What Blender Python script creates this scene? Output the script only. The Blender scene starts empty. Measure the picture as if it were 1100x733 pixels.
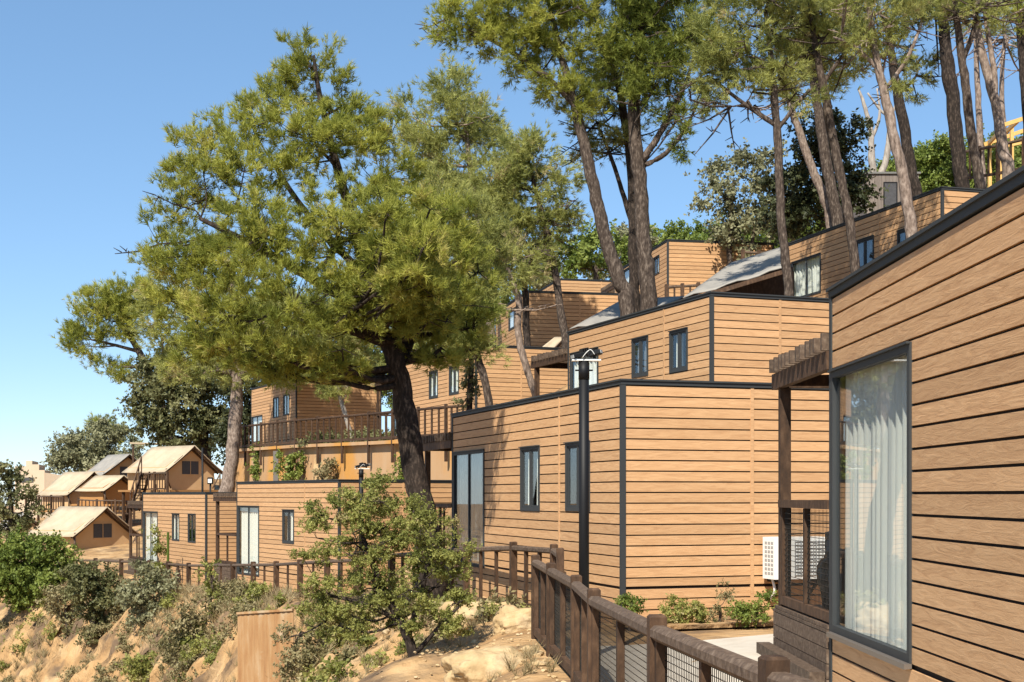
import bpy, math, random
import numpy as np
from mathutils import Vector, noise as mnoise
random.seed(7)
RNG = np.random.default_rng(11)
C = bpy.context.scene
COL = C.collection

# ------------------------------------------------------------------ camera model
F, CX, HOR, CAMZ = 1500.0, 550.0, 532.0, 1.6
def P(px, py, D):
    return Vector(((px-CX)/F*D, D, CAMZ+(HOR-py)/F*D))
cam_d = bpy.data.cameras.new('camera'); cam = bpy.data.objects.new('camera', cam_d); COL.objects.link(cam)
cam.location = (0, 0, CAMZ); cam.rotation_euler = (math.radians(90), 0, 0)
cam_d.sensor_width = 36; cam_d.lens = 36*F/1100; cam_d.shift_y = (HOR-366.5)/1100
cam_d.clip_start = 0.05; cam_d.clip_end = 5000
C.camera = cam

# ------------------------------------------------------------------ light
EL, AZX, AZY = math.radians(47), -0.345, -0.938
n_ = math.hypot(AZX, AZY); AZX /= n_; AZY /= n_
sdir = Vector((AZX*math.cos(EL), AZY*math.cos(EL), math.sin(EL)))
sun_d = bpy.data.lights.new('sun', 'SUN'); sun = bpy.data.objects.new('sun', sun_d); COL.objects.link(sun)
sun_d.energy = 5.0; sun_d.angle = math.radians(0.53); sun_d.color = (1.0, 0.93, 0.80)
sun.rotation_euler = sdir.to_track_quat('Z', 'Y').to_euler(); sun.location = (-20, -30, 40)
W = bpy.data.worlds.new('World'); C.world = W; W.use_nodes = True
wn = W.node_tree; bg = wn.nodes['Background']
sky = wn.nodes.new('ShaderNodeTexSky'); sky.sky_type = 'NISHITA'; sky.sun_disc = False
sky.sun_elevation = EL; sky.sun_rotation = math.atan2(AZX, AZY)
sky.air_density = 0.72; sky.dust_density = 0.1; sky.ozone_density = 6.0; sky.altitude = 200
gm = wn.nodes.new('ShaderNodeGamma'); gm.inputs[1].default_value = .64
hs_ = wn.nodes.new('ShaderNodeHueSaturation'); hs_.inputs['Saturation'].default_value = 1.18; hs_.inputs['Value'].default_value = 1.24; hs_.inputs['Hue'].default_value = .497
wn.links.new(sky.outputs[0], gm.inputs[0]); wn.links.new(gm.outputs[0], hs_.inputs['Color']); wn.links.new(hs_.outputs[0], bg.inputs[0]); bg.inputs[1].default_value = 0.15
C.view_settings.view_transform = 'Standard'; C.view_settings.look = 'None'
C.view_settings.exposure = 0.80; C.view_settings.gamma = 1

# ------------------------------------------------------------------ materials
MATS = {}
def mat(name, base=(.5,.5,.5), rough=.7, var=None, nscale=(1,1,1), ntex=5.0, detail=5, island=0.0, bump=0.0, bscale=None,
        metal=0.0, coords='Object', spec=.3, stain=None, bdist=.02, dist=0.0):
    m = bpy.data.materials.new(name); m.use_nodes = True
    t = m.node_tree; N = t.nodes; L = t.links; b = N['Principled BSDF']
    b.inputs['Roughness'].default_value = rough; b.inputs['Metallic'].default_value = metal
    b.inputs['Specular IOR Level'].default_value = spec
    tc = N.new('ShaderNodeTexCoord'); mp = N.new('ShaderNodeMapping'); mp.inputs['Scale'].default_value = nscale
    L.new(tc.outputs[coords], mp.inputs[0])
    nt = N.new('ShaderNodeTexNoise'); nt.inputs['Scale'].default_value = ntex; nt.inputs['Detail'].default_value = detail
    nt.inputs['Roughness'].default_value = .62; nt.inputs['Distortion'].default_value = dist
    vec = mp.outputs[0]
    if island:
        ge = N.new('ShaderNodeNewGeometry')
        ad = N.new('ShaderNodeVectorMath'); ad.operation = 'MULTIPLY_ADD'
        cb = N.new('ShaderNodeCombineXYZ')
        oi = N.new('ShaderNodeObjectInfo'); sm = N.new('ShaderNodeMath'); sm.operation = 'ADD'
        L.new(ge.outputs['Random Per Island'], sm.inputs[0]); L.new(oi.outputs['Random'], sm.inputs[1])
        fc = N.new('ShaderNodeMath'); fc.operation = 'FRACT'; L.new(sm.outputs[0], fc.inputs[0]); isl = fc.outputs[0]
        for k in range(3): L.new(isl, cb.inputs[k])
        L.new(cb.outputs[0], ad.inputs[0]); ad.inputs[1].default_value = (37, 53, 11); L.new(vec, ad.inputs[2])
        vec = ad.outputs[0]
    L.new(vec, nt.inputs['Vector'])
    out = None
    if var is not None:
        rp = N.new('ShaderNodeValToRGB')
        cols = [base]+list(var)
        els = rp.color_ramp.elements
        while len(els) < len(cols): els.new(.5)
        for k, c in enumerate(cols):
            els[k].position = .3+.42*k/(len(cols)-1); els[k].color = (*c, 1)
        L.new(nt.outputs['Fac'], rp.inputs[0]); out = rp.outputs[0]
    if stain is not None:
        n2 = N.new('ShaderNodeTexNoise'); n2.inputs['Scale'].default_value = stain[1]; n2.inputs['Detail'].default_value = 6
        L.new(tc.outputs[coords], n2.inputs['Vector'])
        r2 = N.new('ShaderNodeValToRGB'); r2.color_ramp.elements[0].position = stain[2]; r2.color_ramp.elements[1].position = stain[2]+.14
        L.new(n2.outputs['Fac'], r2.inputs[0])
        mx = N.new('ShaderNodeMix'); mx.data_type = 'RGBA'
        L.new(r2.outputs[0], mx.inputs[0])
        if out: L.new(out, mx.inputs[6])
        else: mx.inputs[6].default_value = (*base, 1)
        mx.inputs[7].default_value = (*stain[0], 1); out = mx.outputs[2]
    if island:
        hs = N.new('ShaderNodeHueSaturation')
        mr = N.new('ShaderNodeMapRange'); mr.inputs[3].default_value = 1-island; mr.inputs[4].default_value = 1+island
        L.new(isl, mr.inputs[0]); L.new(mr.outputs[0], hs.inputs['Value'])
        if out: L.new(out, hs.inputs['Color'])
        else: hs.inputs['Color'].default_value = (*base, 1)
        out = hs.outputs[0]
    if out: L.new(out, b.inputs['Base Color'])
    else: b.inputs['Base Color'].default_value = (*base, 1)
    if bump:
        bp = N.new('ShaderNodeBump'); bp.inputs['Strength'].default_value = bump; bp.inputs['Distance'].default_value = bdist
        if bscale:
            nb = N.new('ShaderNodeTexNoise'); nb.inputs['Scale'].default_value = bscale; nb.inputs['Detail'].default_value = 6
            L.new(vec, nb.inputs['Vector']); L.new(nb.outputs['Fac'], bp.inputs['Height'])
        else: L.new(nt.outputs['Fac'], bp.inputs['Height'])
        L.new(bp.outputs[0], b.inputs['Normal'])
    MATS[name] = m
    return m

def leafmat(name, c0, c1, trans=.3, c2=None):
    m = bpy.data.materials.new(name); m.use_nodes = True
    t = m.node_tree; N = t.nodes; L = t.links; N.remove(N['Principled BSDF']); o = N['Material Output']
    at = N.new('ShaderNodeAttribute'); at.attribute_name = 'tint'
    rp = N.new('ShaderNodeValToRGB'); rp.color_ramp.elements[0].color = (*c0, 1); rp.color_ramp.elements[1].color = (*c1, 1)
    if c2:
        e = rp.color_ramp.elements.new(.93); e.color = (*c1, 1); rp.color_ramp.elements[-1].color = (*c2, 1)
    L.new(at.outputs['Fac'], rp.inputs[0])
    d = N.new('ShaderNodeBsdfPrincipled'); d.inputs['Roughness'].default_value = .55; d.inputs['Specular IOR Level'].default_value = .25
    tr = N.new('ShaderNodeBsdfTranslucent'); mx = N.new('ShaderNodeMixShader'); mx.inputs[0].default_value = trans
    L.new(rp.outputs[0], d.inputs['Base Color']); L.new(rp.outputs[0], tr.inputs[0])
    L.new(d.outputs[0], mx.inputs[1]); L.new(tr.outputs[0], mx.inputs[2]); L.new(mx.outputs[0], o.inputs[0])
    MATS[name] = m; return m

def glassmat(name, tint=(.86,.9,.9), boost=1.7):
    m = bpy.data.materials.new(name); m.use_nodes = True
    t = m.node_tree; N = t.nodes; L = t.links; N.remove(N['Principled BSDF']); o = N['Material Output']
    fr = N.new('ShaderNodeLayerWeight'); pw = N.new('ShaderNodeMath'); pw.operation = 'POWER'; pw.inputs[1].default_value = 5
    L.new(fr.outputs['Facing'], pw.inputs[0])
    ml = N.new('ShaderNodeMath'); ml.operation = 'MULTIPLY_ADD'; ml.inputs[1].default_value = .72; ml.inputs[2].default_value = .04*boost; ml.use_clamp = True
    fr.inputs['Blend'].default_value = .5
    L.new(pw.outputs[0], ml.inputs[0])
    tp = N.new('ShaderNodeBsdfTransparent'); tp.inputs[0].default_value = (*tint, 1)
    gl = N.new('ShaderNodeBsdfGlossy'); gl.inputs['Roughness'].default_value = .01; gl.inputs['Color'].default_value = (.95,.97,1,1)
    mx = N.new('ShaderNodeMixShader'); L.new(ml.outputs[0], mx.inputs[0]); L.new(tp.outputs[0], mx.inputs[1]); L.new(gl.outputs[0], mx.inputs[2])
    L.new(mx.outputs[0], o.inputs[0]); MATS[name] = m; return m

mat('cladding', (.395,.22,.106), .7, [(.475,.28,.14),(.53,.325,.17)], nscale=(1.5,1.5,13), ntex=1.7, detail=8, island=.10, bump=.3, dist=1.4)
mat('joint_black', (.012,.010,.009), .9)
mat('slate_trim', (.034,.037,.039), .6, spec=.22)
mat('roof_sheet', (.12,.12,.115), .8, [(.18,.175,.16)], ntex=1.4)
mat('aluminium', (.20,.17,.145), .4, metal=.5)
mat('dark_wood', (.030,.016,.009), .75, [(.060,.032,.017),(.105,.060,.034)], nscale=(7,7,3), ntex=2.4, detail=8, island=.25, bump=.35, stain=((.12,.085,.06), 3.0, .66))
mat('weathered_wood', (.050,.032,.022), .8, [(.095,.064,.044),(.17,.125,.09)], nscale=(14,14,14), ntex=1.6, detail=7, island=.2, bump=.3)
mat('hut_wood', (.26,.13,.045), .7, [(.36,.19,.07)], nscale=(2,2,30), ntex=1.5, island=.12)
mat('grey_planks', (.14,.115,.10), .8, [(.21,.175,.15)], nscale=(24,24,1.5), ntex=1.5, island=.15)
mat('new_timber', (.55,.33,.10), .6, [(.64,.41,.15)], nscale=(3,3,3), ntex=3)
mat('wire', (.035,.033,.03), .5, metal=.5)
mat('black_paint', (.006,.006,.007), .55, spec=.25)
mat('curtain', (.60,.62,.57), .9)
mat('dark_reflection_curtain', (.13,.14,.14), .9, [(.26,.27,.26)], nscale=(6,6,.5), ntex=1.3)  # dark streaks in the colour stand for trees reflected in the door glass
mat('sash_grey', (.13,.145,.16), .5)
mat('white_plastic', (.74,.74,.71), .45)
mat('grille_grey', (.30,.31,.31), .5)
mat('black_bag', (.012,.012,.013), .28, spec=.6, bump=.6, bscale=14)
mat('concrete', (.40,.35,.285), .9, [(.46,.41,.34),(.52,.47,.395)], ntex=3.0, detail=8, bump=.2, bscale=60)
mat('earth', (.22,.122,.052), .95, [(.36,.222,.102),(.45,.312,.17)], ntex=.9, detail=12, bump=1.0, bscale=2.6, bdist=.22, stain=((.13,.085,.05), .75, .50))
mat('rock', (.28,.19,.09), .92, [(.42,.30,.16),(.50,.39,.25)], ntex=2.2, detail=11, bump=1.0, bscale=5, bdist=.06, stain=((.20,.13,.065), 2.5, .58))
mat('retaining', (.36,.19,.08), .9, [(.44,.27,.14),(.48,.35,.23)], nscale=(1,1,.25), ntex=.55, detail=6, bump=.3, bscale=6, stain=((.50,.245,.06), .33, .47))
mat('terracotta', (.42,.19,.10), .9, [(.50,.25,.14)], ntex=1.2)
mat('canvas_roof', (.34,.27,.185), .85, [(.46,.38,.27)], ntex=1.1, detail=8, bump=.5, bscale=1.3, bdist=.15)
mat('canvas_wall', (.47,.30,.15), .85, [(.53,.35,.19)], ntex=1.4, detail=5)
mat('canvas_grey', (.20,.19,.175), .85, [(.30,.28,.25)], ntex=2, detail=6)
mat('mesh_window', (.045,.045,.05), .7, [(.07,.07,.075)], ntex=12)
mat('beige_render', (.48,.375,.27), .9, [(.52,.415,.305)], ntex=2)
mat('rusty_panel', (.24,.115,.048), .92, [(.32,.185,.085),(.39,.275,.165)], nscale=(3,3,.5), ntex=1.5, detail=9, stain=((.40,.32,.22), 2.2, .58))
mat('bark', (.018,.012,.009), .92, [(.060,.043,.033),(.19,.15,.12)], nscale=(10,10,3.5), ntex=2.2, detail=8, bump=1.0)
mat('bark_dark', (.008,.006,.004), .92, [(.026,.018,.014),(.10,.075,.058)], nscale=(10,10,3.5), ntex=2.2, detail=8, bump=1.0)
mat('bark_pale', (.06,.043,.033), .92, [(.20,.15,.12),(.38,.31,.26)], nscale=(9,9,3.5), ntex=1.8, detail=8, bump=.8)
mat('bark_white', (.20,.17,.145), .9, [(.40,.36,.31)], nscale=(8,8,3), ntex=1.5)
leafmat('pine_needles', (.165,.195,.034), (.45,.455,.092), 0.5, (.47,.43,.13))
leafmat('pine_needles_pale', (.21,.235,.066), (.45,.455,.145), 0.47, (.47,.40,.21))
leafmat('pine_needles_dull', (.16,.18,.054), (.35,.36,.12), 0.44, (.37,.32,.16))
leafmat('pine_needles_dark', (.12,.155,.029), (.31,.345,.075), 0.45)
leafmat('oak_leaves', (.075,.085,.032), (.20,.195,.085), 0.3)
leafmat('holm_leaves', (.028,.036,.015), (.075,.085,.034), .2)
leafmat('olive_leaves', (.15,.155,.08), (.31,.305,.175), 0.32)
leafmat('bush_leaves', (.13,.15,.034), (.375,.375,.112), 0.42, (.40,.34,.16))
leafmat('green_leaves', (.10,.145,.025), (.225,.27,.06), 0.38)
leafmat('ivy_leaves', (.11,.15,.025), (.24,.27,.06), .30)
leafmat('dry_leaves', (.14,.13,.055), (.30,.25,.13), .25)
leafmat('dry_grass', (.22,.17,.085), (.38,.31,.18), .25)
glassmat('glass', (.97,.98,.98), 1.2); glassmat('dark_glass', (.72,.76,.78), 2.6)

# ------------------------------------------------------------------ mesh helpers
class MB:
    def __init__(s): s.v = []; s.f = []
    def box(s, x0, x1, y0, y1, z0, z1):
        if x1 <= x0 or y1 <= y0 or z1 <= z0: return s
        n = len(s.v)
        s.v += [(x0,y0,z0),(x1,y0,z0),(x1,y1,z0),(x0,y1,z0),(x0,y0,z1),(x1,y0,z1),(x1,y1,z1),(x0,y1,z1)]
        s.f += [(n,n+3,n+2,n+1),(n+4,n+5,n+6,n+7),(n,n+1,n+5,n+4),(n+1,n+2,n+6,n+5),(n+2,n+3,n+7,n+6),(n+3,n,n+4,n+7)]
        return s
    def cbox(s, x0, x1, y0, y1, z0, z1, c):
        """post with chamfered top"""
        n = len(s.v)
        for z, q in ((z0,0),(z1-c,0),(z1,c)):
            s.v += [(x0+q,y0+q,z),(x1-q,y0+q,z),(x1-q,y1-q,z),(x0+q,y1-q,z)]
        for l in (0,4):
            for k in range(4): s.f.append((n+l+k, n+l+(k+1)%4, n+l+4+(k+1)%4, n+l+4+k))
        s.f += [(n+3,n+2,n+1,n),(n+8,n+9,n+10,n+11)]; return s
    def beam(s, a, b, w, h, up=Vector((0,0,1)), ch=0.0):
        """box beam from a to b, w sideways, h along up; ch chamfers its long edges"""
        a = Vector(a); b = Vector(b); d = (b-a).normalized(); sd = d.cross(up).normalized(); u = sd.cross(d).normalized()
        w /= 2; h /= 2
        if ch: prof = [(-w+ch,-h),(w-ch,-h),(w,-h+ch),(w,h-ch),(w-ch,h),(-w+ch,h),(-w,h-ch),(-w,-h+ch)]
        else: prof = [(-w,-h),(w,-h),(w,h),(-w,h)]
        n = len(s.v); k = len(prof)
        for p in (a, b):
            for (q, r) in prof: s.v.append(tuple(p+sd*q+u*r))
        for i in range(k): s.f.append((n+i, n+(i+1)%k, n+k+(i+1)%k, n+k+i))
        s.f.append(tuple(n+i for i in reversed(range(k)))); s.f.append(tuple(n+k+i for i in range(k))); return s
    def tube(s, pts, rad, sides=8, cap=True):
        pts = [Vector(p) for p in pts]; n0 = len(s.v); m = len(pts)
        ref = Vector((1,0,0.03))
        for i, p in enumerate(pts):
            d = (pts[min(i+1,m-1)]-pts[max(i-1,0)])
            if d.length < 1e-9: d = Vector((0,0,1))
            d.normalize()
            r = ref if abs(d.dot(ref)) < .9 else Vector((0,1,0))
            e1 = d.cross(r).normalized(); e2 = d.cross(e1)
            for k in range(sides):
                a = 2*math.pi*k/sides
                s.v.append(tuple(p+(e1*math.cos(a)+e2*math.sin(a))*rad[i]))
        for i in range(m-1):
            for k in range(sides):
                a = n0+i*sides+k; b = n0+i*sides+(k+1)%sides
                s.f.append((a, b, b+sides, a+sides))
        if cap:
            s.f.append(tuple(n0+k for k in reversed(range(sides)))); s.f.append(tuple(n0+(m-1)*sides+k for k in range(sides)))
        return s
    def poly(s, pts):
        n = len(s.v); s.v += [tuple(p) for p in pts]; s.f.append(tuple(range(n, n+len(pts)))); return s
    def slab(s, pts, off):
        """closed plate: polygon pts extruded by vector off"""
        n = len(s.v); k = len(pts); off = Vector(off)
        s.v += [tuple(p) for p in pts]+[tuple(Vector(p)+off) for p in pts]
        s.f.append(tuple(range(n,n+k))); s.f.append(tuple(n+k+i for i in reversed(range(k))))
        for i in range(k): s.f.append((n+i, n+k+i, n+k+(i+1)%k, n+(i+1)%k))
        return s
    def build(s, name, m, parent=None, smooth=False):
        me = bpy.data.meshes.new(name); me.from_pydata(s.v, [], s.f)
        me.materials.append(MATS[m])
        import bmesh
        bm = bmesh.new(); bm.from_mesh(me); bmesh.ops.recalc_face_normals(bm, faces=bm.faces); bm.to_mesh(me); bm.free()
        if smooth: me.shade_smooth()
        o = bpy.data.objects.new(name, me); COL.objects.link(o)
        if parent: o.parent = parent
        return o

def tag(o, label=None, cat=None, group=None, kind=None):
    if label: o['label'] = label
    if cat: o['category'] = cat
    if group: o['group'] = group
    if kind: o['kind'] = kind
    return o
def thing(name, label, cat, loc=(0,0,0), rz=0.0, group=None):
    o = bpy.data.objects.new(name, None); COL.objects.link(o); o.location = loc; o.rotation_euler = (0,0,rz)
    o.empty_display_size = .2
    return tag(o, label, cat, group)

# numpy meshes for foliage
def npmesh(name, verts, tris, tint, m, parent=None):
    me = bpy.data.meshes.new(name); nv, nf = len(verts), len(tris)
    me.vertices.add(nv); me.vertices.foreach_set('co', verts.astype(np.float32).ravel())
    me.loops.add(nf*3); me.loops.foreach_set('vertex_index', tris.astype(np.int32).ravel())
    me.polygons.add(nf); me.polygons.foreach_set('loop_start', np.arange(0, nf*3, 3, dtype=np.int32))
    me.update(calc_edges=True)
    a = me.attributes.new('tint', 'FLOAT', 'POINT'); a.data.foreach_set('value', tint.astype(np.float32))
    me.materials.append(MATS[m])
    o = bpy.data.objects.new(name, me); COL.objects.link(o)
    if parent: o.parent = parent
    return o
def tmpl_tuft(n=12, w=.055, spread=(12,75), seed=1):
    r = np.random.default_rng(seed); V = []; T = []
    for k in range(n):
        a = 2*math.pi*(k+r.random())/n; e = math.radians(r.uniform(*spread)); l = r.uniform(.7,1.0)
        d = np.array((math.sin(e)*math.cos(a), math.sin(e)*math.sin(a), math.cos(e)))
        sd = np.cross(d, r.normal(size=3)); sd /= np.linalg.norm(sd)
        b = d*.05+np.array((0,0,r.uniform(-.25,.25)))
        i = len(V); V += [b-sd*w, b+sd*w, b+d*l]; T.append((i,i+1,i+2))
    return np.array(V), np.array(T)
def tmpl_sprig(n=7, ll=.5, w=.17, seed=2):
    r = np.random.default_rng(seed); V = []; T = []
    for k in range(n):
        a = 2.4*k+r.uniform(-.4,.4); e = math.radians(r.uniform(30,95)); l = ll*r.uniform(.7,1.1)
        d = np.array((math.sin(e)*math.cos(a), math.sin(e)*math.sin(a), math.cos(e)))
        sd = np.cross(d, r.normal(size=3)); sd /= np.linalg.norm(sd)
        b = np.array((0,0,k/n*.7-.2)); i = len(V)
        nn = np.cross(d, sd)
        V += [b, b+d*l*.5-sd*w*r.uniform(.8,1.2), b+d*l+nn*l*.1, b+d*l*.5+sd*w*r.uniform(.8,1.2)]; T += [(i,i+1,i+2),(i,i+2,i+3)]
    return np.array(V), np.array(T)
TUFT = [tmpl_tuft(13,.052,(8,66),s) for s in (1,5,9)]
SPRIG = [tmpl_sprig(seed=s) for s in (2,6,8)]
def scatter(cent, axes, size, tm, rng):
    N = len(cent); z = axes/np.linalg.norm(axes, axis=1, keepdims=True)
    r = rng.normal(size=(N,3)); x = np.cross(r, z); x /= np.linalg.norm(x, axis=1, keepdims=True)+1e-9; y = np.cross(z, x)
    R = np.stack([x,y,z], axis=2)*size[:,None,None]
    V, T = tm
    vv = np.einsum('nij,kj->nki', R, V)+cent[:,None,:]
    tt = (T[None]+(np.arange(N)*len(V))[:,None,None])
    return vv.reshape(-1,3), tt.reshape(-1,3), len(V)
def foliage_arrays(blobs, kind, rcl, size, per, dens, rng, up=.5, hollow=.5, squash=.8):
    """blobs: (centre, radii) ellipsoids in metres -> clustered leaf geometry and the cluster centres"""
    cs, outs, rc = [], [], []
    for (c, rad) in blobs:
        c = np.array(c); rad = np.array(rad)
        n = max(3, int(dens*2.6*(rad[0]*rad[2]+rad[0]*rad[1])/2/(rcl**2)))
        d = rng.normal(size=(n,3)); d /= np.linalg.norm(d, axis=1, keepdims=True)
        rr = hollow+(1.16-hollow)*rng.random(n)**.75
        cs.append(c+d*rad*rr[:,None]); outs.append(d)
        rc.append(rcl*rng.uniform(.55,1.25,n))
    cs = np.concatenate(cs); outs = np.concatenate(outs); rc = np.concatenate(rc)
    n = len(cs); tint = np.clip(rng.normal(.5,.26,n),0,1)
    g = rng.normal(size=(n,per,3))*.62; g[:,:,2] *= squash
    cen = cs[:,None,:]+g*rc[:,None,None]
    ax = outs[:,None,:]*.7+g*.45+np.array((0,0,up))+rng.normal(size=(n,per,3))*.3
    ti = np.repeat(np.clip(tint[:,None]+rng.normal(0,.13,(n,per)),0,1).ravel()[:,None],1,1).ravel()
    cen = cen.reshape(-1,3); ax = ax.reshape(-1,3)
    sz = size*rng.uniform(.7,1.25,len(cen))
    tms = TUFT if kind == 'needle' else SPRIG
    VV, TT, TI = [], [], []; off = 0
    which = rng.integers(0, len(tms), len(cen))
    for k, tm in enumerate(tms):
        s = which == k
        if not s.any(): continue
        v, t, kk = scatter(cen[s], ax[s], sz[s], tm, rng)
        VV.append(v); TT.append(t+off); TI.append(np.repeat(ti[s], kk)); off += len(v)
    return np.concatenate(VV), np.concatenate(TT), np.concatenate(TI), cs

def curve(pts, rads, sub=4, wob=0.0, rng=random):
    """Catmull-Rom through the points, returning denser points and radii"""
    pts = [Vector(p) for p in pts]; out = []; ro = []
    n = len(pts)
    for i in range(n-1):
        p0 = pts[max(i-1,0)]; p1 = pts[i]; p2 = pts[i+1]; p3 = pts[min(i+2,n-1)]
        for k in range(sub):
            t = k/sub
            q = .5*((2*p1)+(p2-p0)*t+(2*p0-5*p1+4*p2-p3)*t*t+(3*p1-p0-3*p2+p3)*t**3)
            r = rads[i]*(1-t)+rads[i+1]*t
            if wob: q = q+Vector((rng.uniform(-1,1),rng.uniform(-1,1),0))*r*wob; r *= rng.uniform(.94,1.07)
            out.append(q); ro.append(r)
    out.append(pts[-1]); ro.append(rads[-1]); return out, ro

# ------------------------------------------------------------------ cabin frames (plan geometry first: the terrain needs it)
class Frame:
    def __init__(s, nx, nd, fx, fd, W_, zroof, zg):
        s.n = Vector((nx, nd)); s.f = Vector((fx, fd)); s.L = (s.f-s.n).length; s.W = W_
        s.e1 = (s.f-s.n)/s.L; s.e2 = Vector((s.e1.y, -s.e1.x)); s.rz = math.atan2(-s.e1.x, s.e1.y)
        s.zr = zroof; s.zb = zroof-2.75; s.zg = zg
    def u(s, px):      # distance along the long face seen at picture column px
        k = (px-CX)/F
        return (s.n.x-k*s.n.y)/(k*s.e1.y-s.e1.x)
    def z(s, u, py): return CAMZ+(HOR-py)/F*(s.n.y+s.e1.y*u)
    def ue(s, px):     # along the end face
        k = (px-CX)/F
        return (s.n.x-k*s.n.y)/(k*s.e2.y-s.e2.x)
    def world(s, x, y): return s.n+s.e2*x+s.e1*y
def fpx(px0, D0, px1, D1, W_, pyroof, zg):
    return Frame((px0-CX)/F*D0, D0, (px1-CX)/F*D1, D1, W_, CAMZ+(HOR-pyroof)/F*D0, zg)
FA = Frame(2.632, 2.6, 2.546, 11.15, 4.0, 3.235, .06)
FB = fpx(668, 18.33, 486, 26.2, 3.75, 408, -.12)
FC = fpx(764, 25.2, 610.5, 31.4, 3.7, 314, 2.1)
FD = fpx(511, 45, 422, 53, 4.0, 370, 3.3)
FE2 = fpx(364, 38, 254.5, 45, 3.9, 515.5, -1.2)
FE1 = fpx(221, 48.5, 153.5, 55.5, 3.9, 529, -1.6)
FF = fpx(318, 62, 270, 69, 4.0, 405, 3.9)
FG = fpx(717, 50, 660, 57.5, 4.0, 257.5, 7.6)
FH = fpx(567, 52, 526, 59.5, 4.0, 312.5, 6.0)
FK = fpx(601, 64, 562, 71, 4.0, 299.5, 8.6)
FJ = fpx(1012, 33, 846, 40.5, 3.8, 201, 5.7)
CAB = [FA, FB, FC, FD, FE2, FE1, FF, FG, FH, FK, FJ]

# ------------------------------------------------------------------ terrain
EDGE = [(2.0,-12,-.08),(1.5,2,-.08),(1.05,5.6,-.08),(.83,8,-.12),(.645,11,-.17),(.607,13.2,-.19),(.43,15.4,-.18),(.29,17.2,-.17),(.40,19,-.16),
        (.07,21.5,-.18),(-.78,24.5,-.32),(-2.5,29,-.62),(-4.5,34,-.92),(-6.5,38.5,-1.22),(-8.6,43,-1.46),(-11,47.5,-1.70),
        (-13.5,52,-1.82),(-17,57,-1.97),(-24,65,-2.3),(-40,80,-3.0),(-90,120,-8)]
EA = np.array(EDGE)
def seg_info(x, y):
    A = EA[:-1,:2]; B = EA[1:,:2]; d = B-A; L2 = (d**2).sum(1)
    t = np.clip(((x-A[:,0])*d[:,0]+(y-A[:,1])*d[:,1])/L2, 0, 1)
    qx = A[:,0]+d[:,0]*t; qy = A[:,1]+d[:,1]*t
    dd = np.hypot(x-qx, y-qy); i = int(dd.argmin())
    side = d[i,0]*(y-A[i,1])-d[i,1]*(x-A[i,0])        # >0: left of the edge = outside
    z = EA[i,2]*(1-t[i])+EA[i+1,2]*t[i]
    return dd[i], side > 0, z, qy[i]
PADS = []
for fr in CAB: PADS.append((fr.n.x, fr.n.y, fr.e2.x, fr.e2.y, fr.e1.x, fr.e1.y, fr.W, fr.L+2.3, fr.zg))
def ptpad(x, y, z, w=1.0): PADS.append((x-w/2, y-w/2, 1, 0, 0, 1, w, w, z))
for q in [(11,10,2.6),(16,22,5),(10,27,3.6),(25,35,10),(30,60,14),(45,90,22),(20,75,12.5),(20,110,15),(0,80,8.5),(0,110,9),(-14,72,-1.2),(-19,80,-1.0),(-18,70,-2.1),(-19,64,-2.1),(-15.8,61.5,-1.95),(-14,66,-1.6),(-22,70,-2.2),(-21,74,-2.2),(-20,90,1.2),(-25,97,.2),(-27,90,-1),(-24.5,82,-1.9),
          (-30,98,-.2),(-40,110,-1),(-60,120,-4),(60,40,20),(70,90,28),(-25,120,3),(2.6,36,4.6),(5.5,33,5.0),(9,45,6.6),(14,48,8),(14,38,6.6),(-3.3,47.2,3.25),(-7,53,3.4),(25,8,7)]: ptpad(*q)
_wl = [(-1.2,42.8),(-4.9,49),(-8.4,55),(-12.4,62.2)]
for (a, b) in zip(_wl[:-1], _wl[1:]):
    dx, dy = b[0]-a[0], b[1]-a[1]; l_ = math.hypot(dx, dy); ox, oy = -dy/l_, dx/l_     # towards the low side
    for k in range(8):
        q = (a[0]+dx*k/8, a[1]+dy*k/8)
        for o_ in (.75, 1.8): ptpad(q[0]+ox*o_, q[1]+oy*o_, -.9, .7)
        for o_ in (.7, 1.8): ptpad(q[0]-ox*o_, q[1]-oy*o_, 3.25, .7)
PA = np.array(PADS)
def gz(x, y, rough=True):
    ds, outside, ze, ey = seg_info(x, y)
    if outside:
        k = min(1, max(0, (ey-23)/8.0))
        a = max(0, ds-.35)
        near = .30*a+.05*a*a
        s = min(1, max(0, (ds-.4)/3.4)); s = s*s*(3-2*s)
        far = 3.3*s+.35*a
        z = ze-(near*(1-k)+far*k); z = max(z, -9-ds*.02)
        if rough and y < 75:
            am = min(1, max(0,(ds-.2)/1.2))
            p = Vector((x,y,z))
            z += am*(.42*mnoise.noise(p*.8)+.30*mnoise.noise(p*1.9)*(0.4+k)+(.16*abs(mnoise.noise(p*3.6))+.07*mnoise.noise(p*6))*(.5+.5*k))
        return z
    rx = x-PA[:,0]; ry = y-PA[:,1]
    lx = rx*PA[:,2]+ry*PA[:,3]; ly = rx*PA[:,4]+ry*PA[:,5]
    dx = np.maximum(np.maximum(-lx, lx-PA[:,6]), 0); dy = np.maximum(np.maximum(-ly, ly-PA[:,7]), 0)
    w = 1/(dx*dx+dy*dy+.02)**1.6
    we = 1/(ds*ds+.02)**1.6*1.5
    z = float((w*PA[:,8]).sum()+we*ze)/float(w.sum()+we)
    r = math.hypot(x, y-50)
    if r > 110:
        q = min(1, (r-110)/300); z = z*(1-q)+(-14)*q
    return z
xs = np.concatenate([-np.geomspace(1600,20.5,24), np.arange(-20,8,.32), np.arange(8,14,.6), np.geomspace(14.2,1600,30)])
ys = np.concatenate([np.linspace(-60,1,14), np.arange(2,64,.36), np.geomspace(64.6,2000,40)])
xs = np.unique(xs); ys = np.unique(ys)
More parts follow.
